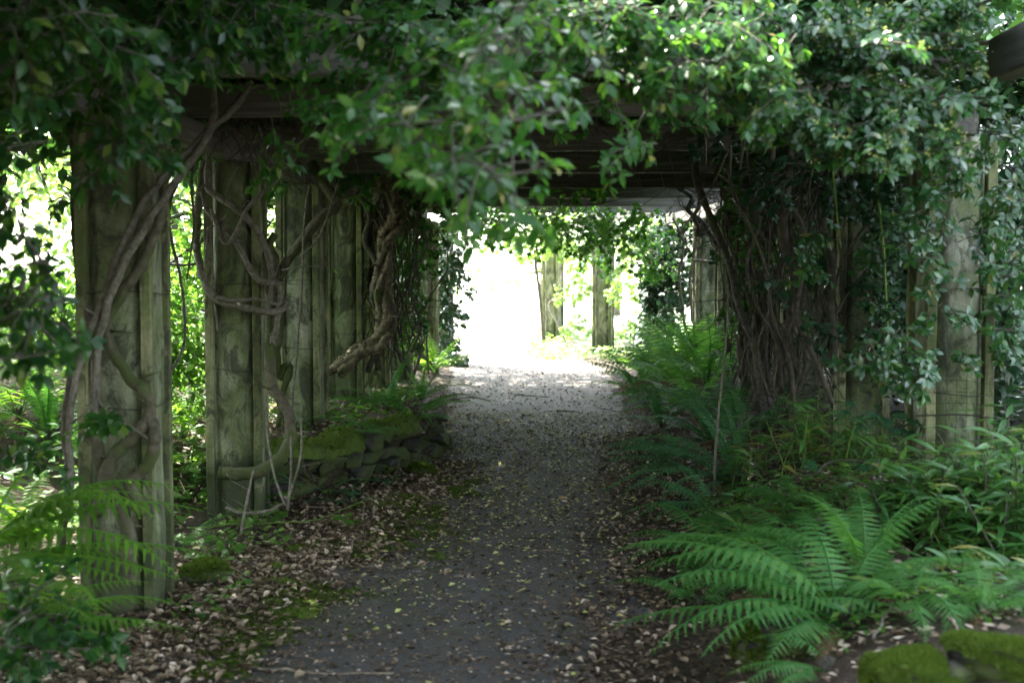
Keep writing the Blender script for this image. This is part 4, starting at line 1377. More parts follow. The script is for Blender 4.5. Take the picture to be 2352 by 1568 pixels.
# roof of leaves over the beams
def roof(label, y0, y1, n, x0=-3.1, x1=3.1, size=(.07, .13), z=(2.68, 3.25)):
    n2 = int(n * .85)
    P = np.stack([rng.uniform(x0, x1, n), rng.uniform(y0, y1, n), rng.uniform(z[0], z[1], n)], 1)
    edge = np.maximum(0, np.abs(P[:, 0]) - 2.3)
    P[:, 2] -= edge * rng.uniform(0, .9, n)
    D = rng.normal(0, 1, (n, 3)); D[:, 2] -= .4
    Nn = rng.normal(0, .5, (n, 3)) + np.array([0, -.15, 1])
    P2 = np.stack([rng.uniform(x0 - .3, x1 + .3, n2), rng.uniform(y0, y1, n2), rng.uniform(z[0] + .3, z[1] + .25, n2)], 1)
    P2[:, 2] -= np.maximum(0, np.abs(P2[:, 0]) - 2.3) * .5
    root = empty('roof_creeper', ((x0 + x1) / 2, (y0 + y1) / 2, z[0]), label, 'creeper', 'creeper roof over the beams')
    V, Fc = scatter(OVATE_LO, P - np.array(root.location), frames(D, Nn), rng.uniform(*size, n))
    V2, F2 = scatter(OVATE_LO, P2 - np.array(root.location), frames(rng.normal(0, 1, (n2, 3)) * np.array([1, 1, .4]), rng.normal(0, .35, (n2, 3)) + np.array([0, 0, 1])), rng.uniform(.16, .26, n2))
    V, Fc = np.concatenate([V, V2]), np.concatenate([Fc, F2 + len(V)])
    o = obj('foliage', mesh('foliage', V, Fc, M['roof']), root); o['kind'] = 'stuff'
    tw = MB()
    for _ in range(46):
        a = Vector((rnd(x0, x1), rnd(y0, y1), rnd(2.68, 2.95)))
        pts = [a]
        d = Vector((rnd(-1, 1), rnd(-1, 1), 0)).normalized()
        for k in range(6):
            d = (d + rvec(.3)); d.z *= .3; d.normalize()
            a = a + d * .3
            pts.append(a)
        tw.tube([p - root.location for p in spline(pts, 3)], rnd(.005, .014), 5)
    t = tw.build('stems', M['dry_stem'], root); t['kind'] = 'stuff'

roof('creeper roof over the first bay, right above the front pillars', 5.8, 8.2, 10500, -4.6, 1.9)  # bay roof stretched left, out of view, to shade the near ground
roof('unseen added leaf roof shading the front vine pillar side', 1.2, 5.8, 10500, -4.6, -.7, z=(2.75, 3.3))  # added out of view to shade the upper corner leaves
roof('creeper roof over the second bay, above the spiral-vine pillar', 8.2, 11.6, 11000, -3.1, 2.1)
roof('creeper roof over the third bay, above the stone wall', 11.6, 15.0, 12000, -3.1, 3.1)
roof('creeper roof over the fourth bay, above the gnarled trunk', 15.0, 18.6, 9000, -3.1, 1.5)
roof('thin creeper roof over the last bay before the bright opening', 18.6, 20.8, 3400, -3.1, .9)
roof('ragged end of the creeper roof at the bright opening', 20.8, 23.6, 1500, -3.1, .9)

# ------------------------------------------------------------------ ferns
def frond_mesh(kind, arch, seed, m, npair=26):
    r = random.Random(seed)
    V, Fc = [], []
    n = 26
    pts, dirs = [], []
    e0, e1 = arch
    p = Vector((0, 0, 0))
    side_bend = r.uniform(-.35, .35)
    for i in range(n + 1):
        t = i / n
        e = R(e0 + (e1 - e0) * t ** 1.15)
        az = side_bend * t * t
        d = Vector((math.sin(az) * math.cos(e), math.cos(az) * math.cos(e), math.sin(e)))
        pts.append(p.copy()); dirs.append(d)
        p = p + d / n
    mb = MB()
    mb.tube(pts, [.0075 * (1 - .85 * i / n) + .0008 for i in range(n + 1)], 4)
    V, Fc = list(mb.v), list(mb.f)
    stalk = .20 if kind == 'lady' else .10
    def pos(t):
        x = t * n; i = min(n - 1, int(x)); u = x - i
        return pts[i].lerp(pts[i + 1], u), dirs[i].lerp(dirs[min(n, i + 1)], u).normalized()
    for j in range(npair):
        t = stalk + (1 - stalk) * (j + .3) / npair
        q = (t - stalk) / (1 - stalk)
        p, d = pos(t)
        side0 = d.cross(Vector((0, 0, 1)))
        side0 = side0.normalized() if side0.length > .01 else Vector((1, 0, 0))
        nrm = side0.cross(d).normalized()
        if kind == 'lady':
            L = .21 * (min(1, .55 + q * 2.2)) * (1 - q) ** .8 + .006
        else:
            L = .088 * (min(1, .6 + q * 3)) * (1 - q ** 2.2) ** .8 + .006
        for sg in (-1, 1):
            if r.random() < .02: continue
            a = (side0 * sg * .93 + d * (.30 + .25 * q) + nrm * r.uniform(-.14, .12) - Vector((0, 0, .34 if kind == 'lady' else .12))).normalized()
            Lp = L * r.uniform(.9, 1.08)
            w = nrm.cross(a).normalized()
            if kind == 'lady':
                m_ = 9
                for k in range(m_):
                    u = (k + .4) / m_
                    c = p + a * Lp * u - nrm * .10 * Lp * u * u
                    wl = Lp * .125 * (1 - u) ** .75 + .0012
                    st = Lp / m_ * .58
                    for s2 in (-1, 1):
                        tip = c + w * s2 * wl + a * wl * .55 - nrm * wl * .12
                        i0 = len(V)
                        V += [tuple(c - a * st), tuple(c + a * st), tuple(c + a * st * .9 + w * s2 * wl * .62 + a * wl * .2), tuple(tip), tuple(c - a * st * .55 + w * s2 * wl * .62)]
                        Fc.append((i0, i0 + 1, i0 + 2, i0 + 3, i0 + 4))
            else:
                i0 = len(V)
                bw = .0135 * (1 - q * .6) + .002
                V += [tuple(p - d * bw * .8), tuple(p + d * bw * 1.1), tuple(p + a * Lp * .45 + w * bw * .75 - nrm * .03 * Lp), tuple(p + a * Lp * .45 - w * bw * .75 - nrm * .03 * Lp), tuple(p + a * Lp - nrm * .16 * Lp)]
                Fc += [(i0, i0 + 1, i0 + 2), (i0, i0 + 2, i0 + 3), (i0 + 3, i0 + 2, i0 + 4)]
    return mesh('frond', V, Fc, m, False)

FR = {}
def fronds(kind, m, band):
    key = (kind, m, band)
    if key not in FR:
        arch = {'up': [(80, 12), (76, -5), (78, 20), (70, 0)], 'mid': [(54, -28), (46, -16), (58, -38), (42, -22)], 'low': [(30, -38), (22, -28), (36, -50), (16, -20)]}[band]
        FR[key] = [frond_mesh(kind, a, 40 + i, M[m], 19 if kind == 'lady' else 36) for i, a in enumerate(arch)]
    return FR[key]

def fern(pos, label, kind, m, size, n=9, azs=None, bands=('mid', 'low', 'up'), group='ferns along the walk', name=None):
    p = pos if isinstance(pos, Vector) else gnd(*pos)
    name = name or ('sword_fern' if kind == 'sword' else 'lady_fern')
    root = empty(name, p, label, 'fern', group)
    root.rotation_euler = (0, 0, 0)
    lst = azs or [(i * 360 / n + rnd(-16, 16), random.choice(bands), rnd(.78, 1.1)) for i in range(n)]
    for az, band, s in lst:
        me = random.choice(fronds(kind, m, band))
        o = obj('frond', me, root)
        o.location = (rnd(-.02, .02), rnd(-.02, .02), rnd(-.01, .02))
        o.rotation_euler = (0, R(rnd(-8, 8)), R(az))     # az: 0 = away from the camera, 90 = to the left
        k = size * s
        o.scale = (k * rnd(.9, 1.1), k, k)
    if len(lst) > 7:
        for _ in range(2):
            o = obj('frond', random.choice(fronds(kind, 'fern_dead', 'low')), root)
            o['label'] = 'withered brown frond'
            o.rotation_euler = (R(rnd(-14, -4)), R(rnd(-25, 25)), R(rnd(20, 200)))
            k = size * rnd(.5, .8)
            o.scale = (k * .7, k, k)
    # short brown stubs at the crown
    mb = MB()
    for _ in range(10):
        d = Vector((random.gauss(0, .5), random.gauss(0, .5), 1)).normalized()
        mb.tube([Vector((0, 0, -.03)), d * .05, d * .11 * size], [.010, .008, .005], 5)
    mb.build('crown', M['bark'], root)
    return root

# big ferns, lower right
fern((1930, 1440), 'large feathery fern spreading over the mossy rocks in the foreground', 'lady', 'fern', .95, azs=[
    (95, 'mid', .95), (78, 'mid', 1.0), (112, 'low', .95), (62, 'mid', .95), (40, 'mid', .9), (128, 'low', .85), (102, 'mid', .9), (-75, 'mid', .75), (-35, 'mid', .75), (15, 'up', .7), (145, 'low', .7), (-110, 'low', .5), (86, 'low', .95), (-60, 'low', .7)], name='lady_fern')
fern((1730, 1320), 'feathery fern whose fronds droop to the path edge beside the large fern', 'lady', 'fern', .72, azs=[
    (95, 'mid', .95), (120, 'mid', 1.0), (140, 'low', 1.05), (108, 'mid', 1.0), (70, 'mid', .9), (155, 'low', 1.0), (30, 'mid', .8), (-40, 'mid', .8), (85, 'low', .9), (-90, 'mid', .8), (-130, 'low', .7), (170, 'mid', .8)])
fern((1850, 1290), 'broad light green fern behind the large foreground fern', 'lady', 'fern', .66, 11, bands=('mid', 'mid', 'low'))
fern((1640, 1270), 'spreading fern halfway along the near path edge', 'lady', 'fern', .66, 12, bands=('mid', 'low'))
fern((1800, 1390), 'dense fern filling under the large foreground fern', 'lady', 'fern', .6, 13, bands=('mid', 'low'))
fern((1990, 1340), 'fern at the back of the large foreground fern', 'lady', 'fern', .6, 11, bands=('mid', 'up', 'low'))
fern((1600, 960), 'tall fern filling the bank under the brown tangle', 'lady', 'fern', .95, 12, bands=('mid', 'up'))
fern((1690, 1010), 'fern right below the brown tangle', 'lady', 'fern_blue', .8, 11, bands=('mid', 'up'))
fern((1530, 945), 'fern at the path edge below the fern bank', 'lady', 'fern', .85, 11, bands=('mid', 'low'))
fern((1600, 1390), 'small drooping fern low on the path edge', 'lady', 'fern', .42, 7, bands=('low', 'mid'))
fern((1900, 1540), 'thin fern fronds lying low between the mossy rocks', 'lady', 'fern', .42, azs=[(120, 'low', 1), (100, 'low', .9), (140, 'low', 1), (80, 'mid', .8)])
fern((1690, 1120), 'blue-green sword fern spreading out over the path', 'sword', 'fern_blue', .98, azs=[
    (88, 'mid', 1.0), (100, 'low', 1.0), (74, 'mid', 1.0), (112, 'low', .95), (60, 'mid', .95), (45, 'up', .95), (20, 'up', .9), (-25, 'up', .8), (130, 'low', .85), (150, 'low', .7), (82, 'low', .95), (66, 'up', .9), (-60, 'mid', .8), (95, 'mid', .9)])
fern((1640, 1180), 'lacy fern just below the blue-green sword fern', 'lady', 'fern_blue', .62, azs=[(95, 'mid', 1), (75, 'mid', .95), (115, 'low', 1), (130, 'low', .9), (50, 'up', .8), (100, 'low', 1.05), (-40, 'mid', .6)])
fern((1640, 1035), 'upright blue-green fern against the foot of the brown tangle', 'sword', 'fern_blue', .85, azs=[(70, 'up', 1), (85, 'mid', 1), (40, 'up', 1), (60, 'mid', .9), (100, 'mid', .95), (-30, 'up', .9), (10, 'up', .8), (110, 'low', .8)])
fern((1560, 1075), 'blue-green fern leaning far out over the middle of the path edge', 'lady', 'fern_blue', .70, azs=[(95, 'mid', 1), (80, 'mid', .95), (110, 'mid', .95), (60, 'mid', .9), (125, 'low', .9), (-40, 'mid', .8), (20, 'up', .7), (90, 'low', 1)])
fern((1830, 1180), 'feathery fern between the strap-leaved clump and the large fern', 'lady', 'fern', .55, 9, bands=('mid', 'low'))
fern((1520, 985), 'dark sword fern just past the leaning blue-green fern', 'sword', 'fern_blue', .75, 10, bands=('mid', 'up', 'low'))
fern((2090, 1400), 'lacy fern spread flat on the bank behind the mossed boulder', 'lady', 'fern', .55, 9, bands=('low', 'mid'))
fern((2250, 1410), 'small lacy fern beside the strap leaves at the lower edge', 'lady', 'fern', .45, 8, bands=('low', 'mid'))
fern((1765, 985), 'single upright sword fern frond rising before the dark tangle', 'sword', 'fern_blue', .62, azs=[(-55, 'up', 1.0), (-35, 'up', .7), (60, 'mid', .7)])
fern((1462, 918), 'upright tuft of sword fern at the path edge before the fern bank', 'sword', 'fern', .78, azs=[
    (60, 'up', 1), (85, 'mid', .95), (30, 'up', 1), (-20, 'up', .95), (-60, 'mid', .8), (100, 'mid', .9), (75, 'up', 1.05), (120, 'low', .7), (45, 'mid', .8)])
for i, (px, py, s, lb) in enumerate([(1500, 905, .95, 'bright fern at the lower front of the fern bank'), (1560, 893, 1.1, 'tall bright fern in the middle of the fern bank'),
                                     (1625, 895, 1.1, 'bright fern of the bank touching the brown tangle'), (1545, 868, 1.25, 'bright fern at the back of the bank under the grey pillar'),
                                     (1605, 862, 1.25, 'tallest bright fern of the bank, before the grey pillar'), (1480, 868, .9, 'pale bright fern at the sunny end of the bank')]):
    fern((px, py), lb, 'lady', 'fern_bright' if i in (3, 5) else 'fern', s * 1.2, 12, bands=('mid', 'up', 'mid'), group='fern bank by the bright opening')  # yellower material on two: light hitting the bank put into their colour
fern((1570, 930), 'drooping sword fern under the fern bank', 'sword', 'fern_blue', .8, 10, bands=('mid', 'low'))
# left
fern(at(-50, 1300, 5.7), 'bright yellow-green fern reaching in from the edge before the front pillar', 'lady', 'fern_bright', 1.05, azs=[
    (-92, 'mid', 1.0), (-80, 'mid', .95), (-105, 'mid', .95), (-70, 'mid', .8), (-118, 'low', .8), (-60, 'up', .8), (-95, 'low', .95), (-30, 'mid', .7), (180, 'low', .6), (-87, 'mid', .8), (-100, 'low', .8), (-75, 'low', .9), (-125, 'mid', .7), (-110, 'low', .9)])
fern(at(40, 1440, 5.0), 'second bright fern filling the lower corner under the reaching fern', 'lady', 'fern_bright', .62, 14, bands=('mid', 'low', 'mid'))
fern((60, 1270), 'bright fern tuft behind the lower corner fern', 'lady', 'fern_bright', .7, 12, bands=('mid', 'up'))
fern((430, 1080), 'bright fern tucked between the front pillar and the spiral-vine pillar', 'lady', 'fern_bright', .55, 10, bands=('mid', 'low'))
fern((700, 950), 'fern on the bed beside the third pillar', 'lady', 'fern', .45, 9, bands=('mid', 'low'))
fern((860, 930), 'low fern on the raised bed behind the wall', 'lady', 'fern', .5, 10, bands=('mid', 'low'))
fern((180, 1080), 'dark fern behind the mossy vine of the front pillar', 'lady', 'fern', .6, 10)
fern((405, 1265), 'dark drooping fern against the inner side of the front pillar foot', 'lady', 'fern', .42, 9, bands=('mid', 'low'))
fern((540, 1130), 'small fern between the spiral-vine pillar and the mossy vine', 'lady', 'fern', .38, 8, bands=('mid', 'low'))
fern((620, 1120), 'small bluish fern beside the hanging pale stems', 'sword', 'fern_blue', .34, 7, bands=('mid', 'low'))
fern((455, 1140), 'fern leaning out from the foot of the spiral-vine pillar', 'lady', 'fern', .52, azs=[(-80, 'mid', 1), (-110, 'low', 1), (-60, 'mid', .9), (-135, 'low', .8), (90, 'mid', .8), (-95, 'low', .9), (0, 'up', .7)])
fern((420, 1010), 'sunlit fern behind, between the two front pillars', 'lady', 'fern_bright', .62, 8)
fern((385, 1085), 'shaded fern low beside the front pillar base', 'lady', 'fern', .5, 8, bands=('mid', 'low'))
fern((110, 1010), 'sword fern on the slope behind the edge leaves', 'sword', 'fern', .85, 11)
fern((40, 960), 'bright fern on the slope at the picture edge', 'lady', 'fern_bright', .8, 9)
fern((250, 960), 'fern on the slope just behind the front pillar', 'lady', 'fern', .8, 9)
fern(Vector((-1.18, 11.9, .34)), 'feathery fern spilling over the end of the stone wall', 'lady', 'fern', .60, azs=[(-85, 'mid', 1), (-110, 'mid', 1), (-140, 'low', 1), (-60, 'mid', .95), (90, 'mid', .9), (120, 'mid', .9), (170, 'low', .9), (-30, 'mid', .8), (60, 'mid', 1.0), (-160, 'low', .8)])
fern(Vector((-1.5, 12.6, .32)), 'sword fern on the bed behind the stone wall', 'sword', 'fern', .66, azs=[(-25, 'up', 1), (-45, 'up', 1.05), (-70, 'mid', 1), (-90, 'mid', .9), (80, 'mid', .9), (-10, 'up', .8), (110, 'mid', .7)])
fern(Vector((-1.35, 14.2, .25)), 'little fern at the far end of the raised bed', 'sword', 'fern', .62, 9, bands=('up', 'mid'))
fern((760, 1140), 'small fern rooted at the foot of the stone wall', 'sword', 'fern_blue', .36, azs=[(-100, 'low', 1), (-130, 'low', 1), (-80, 'mid', .9), (150, 'low', .9), (-60, 'low', .9), (90, 'mid', .8)])
fern(Vector((-1.5, 10.6, .36)), 'fern drooping over the mossy middle of the stone wall', 'lady', 'fern', .42, 9, bands=('low', 'mid'))
fern((880, 1115), 'small fern at the foot of the bare wall stones', 'sword', 'fern_blue', .34, 8, bands=('low', 'mid'))
fern((800, 1155), 'tiny fern drooping on the soil below the wall', 'sword', 'fern_blue', .3, 6, bands=('low',))
fern(Vector((-1.93, 9.75, .33)), 'bluish fern frond standing on the wall top by the third pillar', 'sword', 'fern_blue', .33, azs=[(-50, 'up', 1), (-75, 'mid', .8), (80, 'mid', .7)])
fern(Vector((-1.7, 20.0, .1)), 'sunlit fern beside the slender light grey pillar', 'lady', 'fern_bright', .9, 9, bands=('up', 'mid'))

# ------------------------------------------------------------------ strap- and lance-leaved plants
def lance_clump(pos, label, nst, hgt, spread, leaf, m='lance', per=10, tmpl='LANCE', name='lance_leaved_plant', cat='plant', group='plants on the fern bank', stem_m='green_stem', up=.35):
    root = empty(name, pos, label, cat, group)
    lm = leaf_mesh(tmpl, M[m])
    for i in range(nst):
        b = Vector((random.gauss(0, spread[0]), random.gauss(0, spread[1]), 0))
        b.z = height(pos[0] + b.x, pos[1] + b.y) - pos[2] - .02
        h = hgt * rnd(.7, 1.1)
        lean = Vector((random.gauss(0, .18), random.gauss(-.08, .18), 1)).normalized()
        pts = [b, b + lean * h * .5 + rvec(.01), b + lean * h + Vector((lean.x, lean.y, -.1)) * h * .2]
        sp = spline(pts, 5)
        mb = MB()
        mb.tube([p - b for p in sp], [.006 * (1 - .6 * k / len(sp)) for k in range(len(sp))], 5)
        st = mb.build('stem', M[stem_m], root, b)
        P, D, Nn, S = [], [], [], []
        for k in range(per):
            t = .38 + .62 * k / (per - 1)
            p = sp[min(len(sp) - 1, int(t * (len(sp) - 1)))] - b
            an = k * 2.4 + rnd(-.4, .4)
            P.append(p); D.append(Vector((math.cos(an), math.sin(an), up + rnd(-.5, .5) + .3 * (t - .6))))
            Nn.append(Vector((0, -.2, 1)) + rvec(.3)); S.append(leaf * rnd(.65, 1.15))
        Rm = frames(np.array(D), np.array(Nn))
        for k in range(per):
            leaf_obj(lm, st, P[k], Rm[k], S[k])
    return root

for px, py, h, lb in ((2130, 1235, .40, 'dense bright bamboo-like clump beside the palmate plant'), (2200, 1225, .46, 'dense bright bamboo-like clump at the wire-netted pillar foot'),
                      (2270, 1235, .50, 'dense bright bamboo-like clump in front of the wire-netted pillar'), (2340, 1220, .62, 'taller bamboo-like clump at the picture edge'),
                      (2320, 1270, .48, 'front bamboo-like clump at the picture edge'), (2180, 1260, .34, 'front low bamboo-like clump'), (2090, 1215, .30, 'small bamboo-like clump nearest the palmate plant')):
    lance_clump(gnd(px, py), lb, 16, h, (.11, .11), .145, per=18, stem_m='bark', up=.2)
lance_clump(gnd(1840, 1075), 'green strap-leaved clump at the foot of the brown tangle', 22, .42, (.22, .15), .17, per=10, up=.2)
lance_clump(gnd(1960, 1085), 'yellowing strap-leaved clump under the palmate leaves', 18, .36, (.2, .14), .16, per=9, up=.1)
lance_clump(gnd(1720, 1225), 'few broad strap leaves behind the large feathery fern', 6, .16, (.12, .08), .15, per=6)
lance_clump(gnd(2030, 1265), 'low blue-green strap leaves lying on the bank', 14, .13, (.25, .14), .15, per=6, up=-.1)
lance_clump(gnd(2240, 1300), 'low strap leaves on the bank below the bamboo-like clump', 16, .16, (.25, .14), .15, per=6, up=-.1)
lance_clump(gnd(2330, 1370), 'strap leaves at the lower picture edge', 10, .18, (.14, .1), .15, per=6)

# plant with hand-shaped leaves
pp = gnd(2080, 1160)
root = empty('palmate_plant', pp, 'bluish plant with hand-shaped leaves before the wire-netted pillar', 'plant')
lm = leaf_mesh('PALM', M['palmate'])
mb = MB()
cpts = [(1945, 945), (1975, 960), (2010, 950), (2040, 965), (2070, 950), (2100, 965), (1990, 975), (2055, 985), (2120, 975), (1960, 925), (2085, 990), (1870, 1065), (1985, 1070), (2015, 1060)]
for px, py in cpts:
    q = at(px, py, pp.y - .15 + rnd(-.12, .12)) - pp
    mb.tube([Vector((rnd(-.02, .02), 0, -.03)), q * .5 + Vector((0, 0, q.z * .25)), q], [.004, .003, .002], 4)
    Rm = frames(np.array([[q.x + rnd(-.05, .05), -.12, -.06]]), np.array([[0, -.45 + rnd(-.2, .2), 1]]))
    leaf_obj(lm, root, q, Rm[0], rnd(.085, .12))
mb.build('stem', M['green_stem'], root)
for i, (px, py, lb) in enumerate([(1930, 1110, 'small pale hand-leaved seedling on the bank'), (790, 1222, 'green seedling on the leafy path edge'), (660, 1165, 'tiny seedling by the hanging stems'),
                                  (1780, 900, 'leafy shoot before the brown tangle'), (700, 1005, 'bluish seedling on the mossy wall top')]):
    p = gnd(px, py)
    r0 = empty('seedling', p, lb, 'seedling')
    mb = MB(); mb.tube([(0, 0, -.02), (0, 0, .05), (.01, 0, .10)], [.004, .003, .002], 4); mb.build('stem', M['green_stem'], r0)
    lm2 = leaf_mesh('ROUND' if i != 0 else 'PALM', M['leaf_young'])
    for k in range(6):
        an = k * 1.1 + .3
        Rm = frames(np.array([[math.cos(an), math.sin(an), .1]]), np.array([[rnd(-.3, .3), -.3, 1]]))
        leaf_obj(lm2, r0, (0, 0, .06 + .01 * k), Rm[0], rnd(.05, .09))

# undergrowth nobody could count
def undergrowth(label, n, sampler, tmpl, m, size, zr, name='undergrowth'):
    P, D, Nn, S = [], [], [], []
    for _ in range(n):
        x, y = sampler()
        P.append((x, y, height(x, y) + rnd(*zr)))
        an = random.random() * 6.283
        D.append((math.cos(an), math.sin(an), rnd(-.3, .5))); Nn.append((random.gauss(0, .35), random.gauss(-.2, .35), 1)); S.append(rnd(*size))
    o = scatter_obj(name, tmpl, np.array(P), frames(np.array(D), np.array(Nn)), np.array(S), m)
    return tag(o, label, 'undergrowth', kind='stuff')

def clumpy(x0, x1, y0, y1, sc=1.6, thr=.0):
    def f():
        for _ in range(60):
            x, y = rnd(x0, x1), rnd(y0, y1)
            if mnoise.noise((x * sc, y * sc, 4)) > thr and x > interp(y, PATH_R) + .25: return x, y
        return x, y
    return f
def clumpy_l(x0, x1, y0, y1, sc=1.6, thr=.0):
    def f():
        for _ in range(60):
            x, y = rnd(x0, x1), rnd(y0, y1)
            if mnoise.noise((x * sc, y * sc, 4)) > thr: return x, y
        return x, y
    return f
undergrowth('small leafy ground cover on the fern bank', 3800, clumpy(.9, 3.2, 5.0, 9.5), OVATE, M['leaf_young'], (.025, .06), (.01, .12))
undergrowth('fallen and living strap leaves matted on the fern bank', 1100, clumpy(.9, 3.0, 5.2, 9.0, 1.2, -.1), LANCE, M['lance'], (.09, .17), (.01, .10))
undergrowth('small green weeds on the bed above the stone wall', 900, clumpy_l(-2.9, -1.15, 10.0, 15, 2.2, .12), ROUND, M['leaf_young'], (.03, .07), (.01, .08))
def s_wall():
    y = 9.5 + 3.0 * random.random()
    x = interp(y, [(9.4, -1.95), (9.8, -1.75), (10.7, -1.42), (11.6, -1.02), (12.4, -1.06)]) + random.gauss(-.02, .09)
    return x, y
undergrowth('shady ground cover beyond the near ivy pillar', 5000, clumpy_l(3.0, 8.5, 3.0, 15, .7, -.2), OVATE_LO, M['ivy'], (.10, .2), (.02, .45))
undergrowth('scattered little weeds round the feet of the front pillars', 700, clumpy_l(-2.9, -1.55, 6.2, 9.8, 2.4, .12), ROUND, M['leaf_young'], (.025, .06), (.01, .10))
undergrowth('dead leaves and crumbs caught on the stone wall', 700, s_wall, CURLED_LO, M['litter_dark'], (.02, .05), (.0, .12), 'leaf_litter')
undergrowth('leafy weeds on the slope behind the vine pillars', 7000, clumpy_l(-7, -2.3, 7.5, 17, .9, -.2), OVATE, M['leaf_young'], (.06, .13), (.02, .5))
undergrowth('low bright weeds at the sunny end of the walk', 2200, clumpy_l(-.4, 3.5, 23.5, 31, .8, -.1), ROUND, M['sunny'], (.07, .13), (.02, .20))
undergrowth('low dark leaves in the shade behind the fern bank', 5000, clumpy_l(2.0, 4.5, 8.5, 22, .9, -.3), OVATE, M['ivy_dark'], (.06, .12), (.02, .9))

# ------------------------------------------------------------------ wire netting on the near right pillar
def netting():
    root = empty('wire_netting', (2.12, 7.26, .35), 'rusty square wire netting wrapped round the near pillar', 'netting')
    x0, x1, y = 2.12 - .235, 2.12 + .235, 7.26
    def sag(x, z): return z + .02 * mnoise.noise((x * 4, z * 4, 1)) + .015 * math.sin((x - x0) * 6 + z)
    for i in range(10):
        x = x0 + (x1 - x0) * i / 9
        mb = MB()
        mb.tube([(x + .008 * mnoise.noise((k, i, 0)) - 2.12, .012 * mnoise.noise((k * .5, i, 4)), sag(x, .35 + k * .075) - .35) for k in range(12)], .0014, 4)
        mb.build('wire', M['wire'], root)
    for j in range(13):
        z = .36 + j * .062
        mb = MB()
        mb.tube([(x0 + (x1 - x0) * k / 10 - 2.12, .012 * mnoise.noise((k * .5, j, 4)) - .002, sag(x0 + (x1 - x0) * k / 10, z) - .35) for k in range(11)], .0038 if j in (3, 8) else .0014, 4)
        mb.build('wire', M['wire'], root)
netting()

# ------------------------------------------------------------------ trees and shrubs beyond the pergola
def tree(pos, label, h, crown_r, crown_z, nleaf, m, leaf=(.10, .18), tr=.10, name='tree', cat='tree', group='trees around the walk', nlimb=9, tmpl='OVATE', flat=.8):
    root = empty(name, pos, label, cat, group)
    mb = MB()
    tp = [Vector((0, 0, -.2))]
    for k in range(1, 7):
        tp.append(Vector((random.gauss(0, .06) * k, random.gauss(0, .06) * k, h * k / 6)))
    sp = spline(tp, 4)
    mb.tube(sp, [tr * (1 - .8 * i / len(sp)) for i in range(len(sp))], 8, .1)
    tips = []
    for k in range(nlimb):
        t = rnd(.25, .95)
        a = sp[int(t * (len(sp) - 1))]
        an = k * 2.4 + rnd(-.5, .5)
        L = crown_r * rnd(.6, 1.05)
        pts = [a]
        d = Vector((math.cos(an), math.sin(an), rnd(.1, .7))).normalized()
        for q in range(5):
            d = (d + rvec(.2) + Vector((0, 0, -.07))).normalized()
            pts.append(pts[-1] + d * L / 5)
            tips.append(pts[-1])
            if q > 0:
                e = (d + rvec(.8)).normalized()
                b2 = [pts[-1], pts[-1] + e * L * .2, pts[-1] + e * L * .38 + Vector((0, 0, -.08 * L))]
                mb.tube(b2, [tr * .12, tr * .08, tr * .03], 4); tips += b2[1:]
        mb.tube(spline(pts, 3), [tr * .35 * (1 - .8 * i / 16) for i in range(16)], 6)
    mb.build('trunk', M['bark'], root)
    P, D, Nn = [], [], []
    for _ in range(nleaf):
        c = random.choice(tips)
        p = c + rvec(.16 * crown_r)
        p.z = c.z + (p.z - c.z) * flat
        P.append(p); D.append(Vector((random.gauss(0, 1), random.gauss(0, 1), random.gauss(-.4, .5)))); Nn.append(Vector((0, 0, 1)) + rvec(.5))
    V, Fc = scatter(globals()[tmpl], np.array(P), frames(np.array(D), np.array(Nn)), rng.uniform(leaf[0], leaf[1], nleaf))
    o = obj('crown', mesh('crown', V, Fc, M[m]), root)
    return root

def tz(x, y): return Vector((x, y, height(x, y)))
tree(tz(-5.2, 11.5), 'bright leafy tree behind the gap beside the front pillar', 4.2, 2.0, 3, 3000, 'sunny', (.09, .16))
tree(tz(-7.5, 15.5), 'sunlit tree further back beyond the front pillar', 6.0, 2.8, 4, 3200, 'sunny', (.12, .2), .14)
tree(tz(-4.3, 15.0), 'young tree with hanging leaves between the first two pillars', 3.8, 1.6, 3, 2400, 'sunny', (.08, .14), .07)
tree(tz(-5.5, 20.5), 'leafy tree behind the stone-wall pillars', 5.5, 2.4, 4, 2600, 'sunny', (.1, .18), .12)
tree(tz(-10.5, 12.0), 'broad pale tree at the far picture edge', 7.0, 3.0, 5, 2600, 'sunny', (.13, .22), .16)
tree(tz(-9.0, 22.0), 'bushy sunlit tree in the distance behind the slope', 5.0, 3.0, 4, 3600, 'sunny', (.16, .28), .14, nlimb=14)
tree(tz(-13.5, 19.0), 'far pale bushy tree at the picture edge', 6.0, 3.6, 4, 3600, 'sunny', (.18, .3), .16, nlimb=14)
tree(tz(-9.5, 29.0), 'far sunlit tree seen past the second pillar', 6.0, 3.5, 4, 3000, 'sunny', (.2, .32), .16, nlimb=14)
for x, y, h, r_, lb in ((-6.5, -2.5, 7.5, 4.2, 'broad unseen woodland tree blocking sky behind the viewer on the slope side'), (-1.0, -6.5, 8.5, 4.5, 'broad unseen woodland tree blocking sky straight behind the viewer'),
                        (6.0, -5.5, 7.5, 4.2, 'broad unseen woodland tree blocking sky behind the viewer on the fern side'), (-9.0, 4.0, 7.0, 3.4, 'unseen woodland tree blocking sky on the slope beside the viewer'),
                        (7.8, 11.5, 7.0, 3.4, 'unseen woodland tree blocking sky behind the dark shrubs')):
    tree(tz(x, y), lb, h, r_, 5, 3200, 'roof', (.3, .5), .2, nlimb=14, group='unseen woodland trees blocking sky round the near end', tmpl='OVATE_LO')  # unseen trees, put in to block sky light from behind and beside
tree(tz(1.9, 42.0), 'pale sunlit tree far beyond the opening pillars', 6.0, 3.2, 4, 1500, 'sunny', (.25, .4), .16, nlimb=14, group='trees beyond the opening')
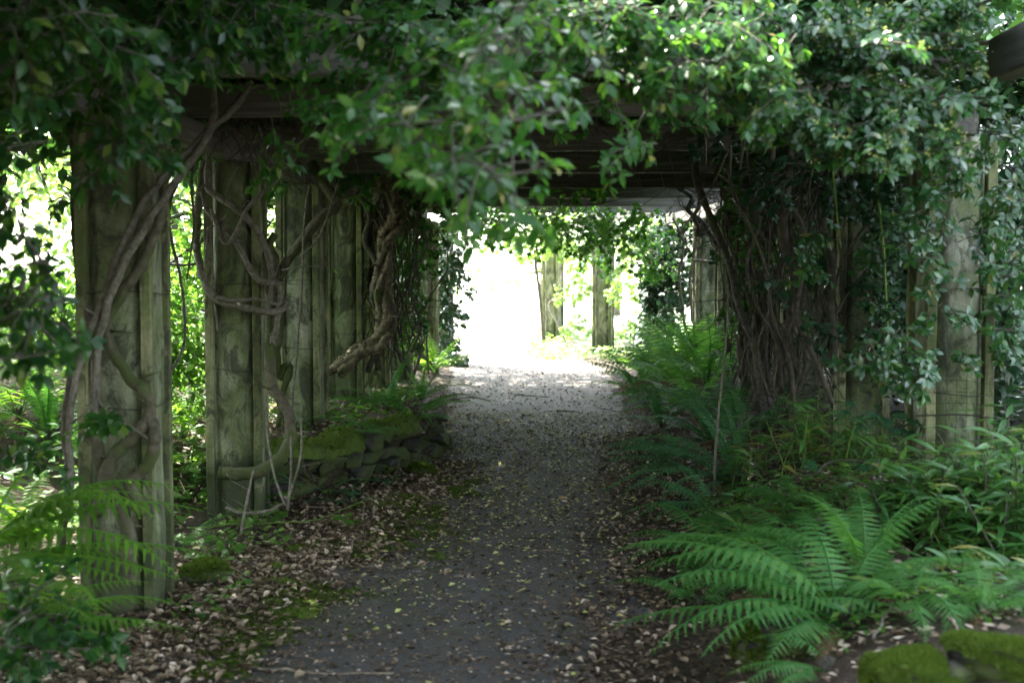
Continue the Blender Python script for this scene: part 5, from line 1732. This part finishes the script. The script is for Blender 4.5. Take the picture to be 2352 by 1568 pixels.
tree(tz(-.3, 52.0), 'faint distant tree in the glare of the opening', 5.0, 3.4, 4, 900, 'sunny', (.25, .4), .16, nlimb=12, group='trees beyond the opening')
tree(tz(-3.4, 11.6), 'low leafy shrub between the second and third pillars', 1.5, .8, 1, 3200, 'leaf_young', (.06, .11), .04, 'shrub', 'shrub', 'shrubs behind the pillars')
tree(tz(-3.1, 9.6), 'leafy shrub in the gap between the first two pillars', 1.4, .7, 1, 2600, 'leaf_young', (.05, .09), .04, 'shrub', 'shrub', 'shrubs behind the pillars')
tree(tz(-3.6, 14.8), 'shrub glimpsed past the third pillar', 2.0, 1.0, 1, 3000, 'leaf_young', (.07, .12), .05, 'shrub', 'shrub', 'shrubs behind the pillars')
tree(tz(-3.2, 18.5), 'shrub filling the gap by the dim pillars', 2.4, 1.0, 1, 3000, 'leaf_young', (.08, .13), .05, 'shrub', 'shrub', 'shrubs behind the pillars')
tree(tz(3.9, 9.2), 'dark evergreen shrub behind the wire-netted pillar', 3.2, 1.2, 2, 9000, 'ivy_dark', (.09, .15), .08, 'shrub', 'shrub', 'dark shrubs behind the ivy row', 12)
tree(tz(3.8, 12.0), 'dark evergreen shrub behind the nearest vine tangle', 3.2, 1.2, 2, 9000, 'ivy_dark', (.09, .15), .08, 'shrub', 'shrub', 'dark shrubs behind the ivy row', 12)
tree(tz(3.8, 15.0), 'dark evergreen shrub behind the thickest vine tangle', 3.2, 1.3, 2, 9000, 'ivy_dark', (.09, .15), .08, 'shrub', 'shrub', 'dark shrubs behind the ivy row', 12)
tree(tz(3.9, 18.2), 'dark evergreen shrub behind the far vine tangle', 3.4, 1.3, 2, 9000, 'ivy_dark', (.09, .15), .08, 'shrub', 'shrub', 'dark shrubs behind the ivy row', 12)
tree(tz(2.9, 24.5), 'dark evergreen shrub right behind the ivy-covered pillar by the gap', 3.2, 1.0, 2, 7000, 'ivy_dark', (.1, .16), .07, 'shrub', 'shrub', 'dark shrubs behind the ivy row', 12)
tree(tz(3.4, 22.0), 'dark evergreen shrub behind the fern bank', 3.4, 1.4, 2, 8000, 'ivy_dark', (.1, .16), .08, 'shrub', 'shrub', 'dark shrubs behind the ivy row', 12)
tree(tz(4.6, 27.0), 'sunlit shrub behind the pillars in the opening', 3.0, 1.6, 2, 1500, 'sunny', (.12, .2), .07, 'shrub', 'shrub', 'shrubs at the opening')

print('tris', sum(len(o.data.polygons) for o in bpy.data.objects if o.type == 'MESH'), 'objects', len(bpy.data.objects))
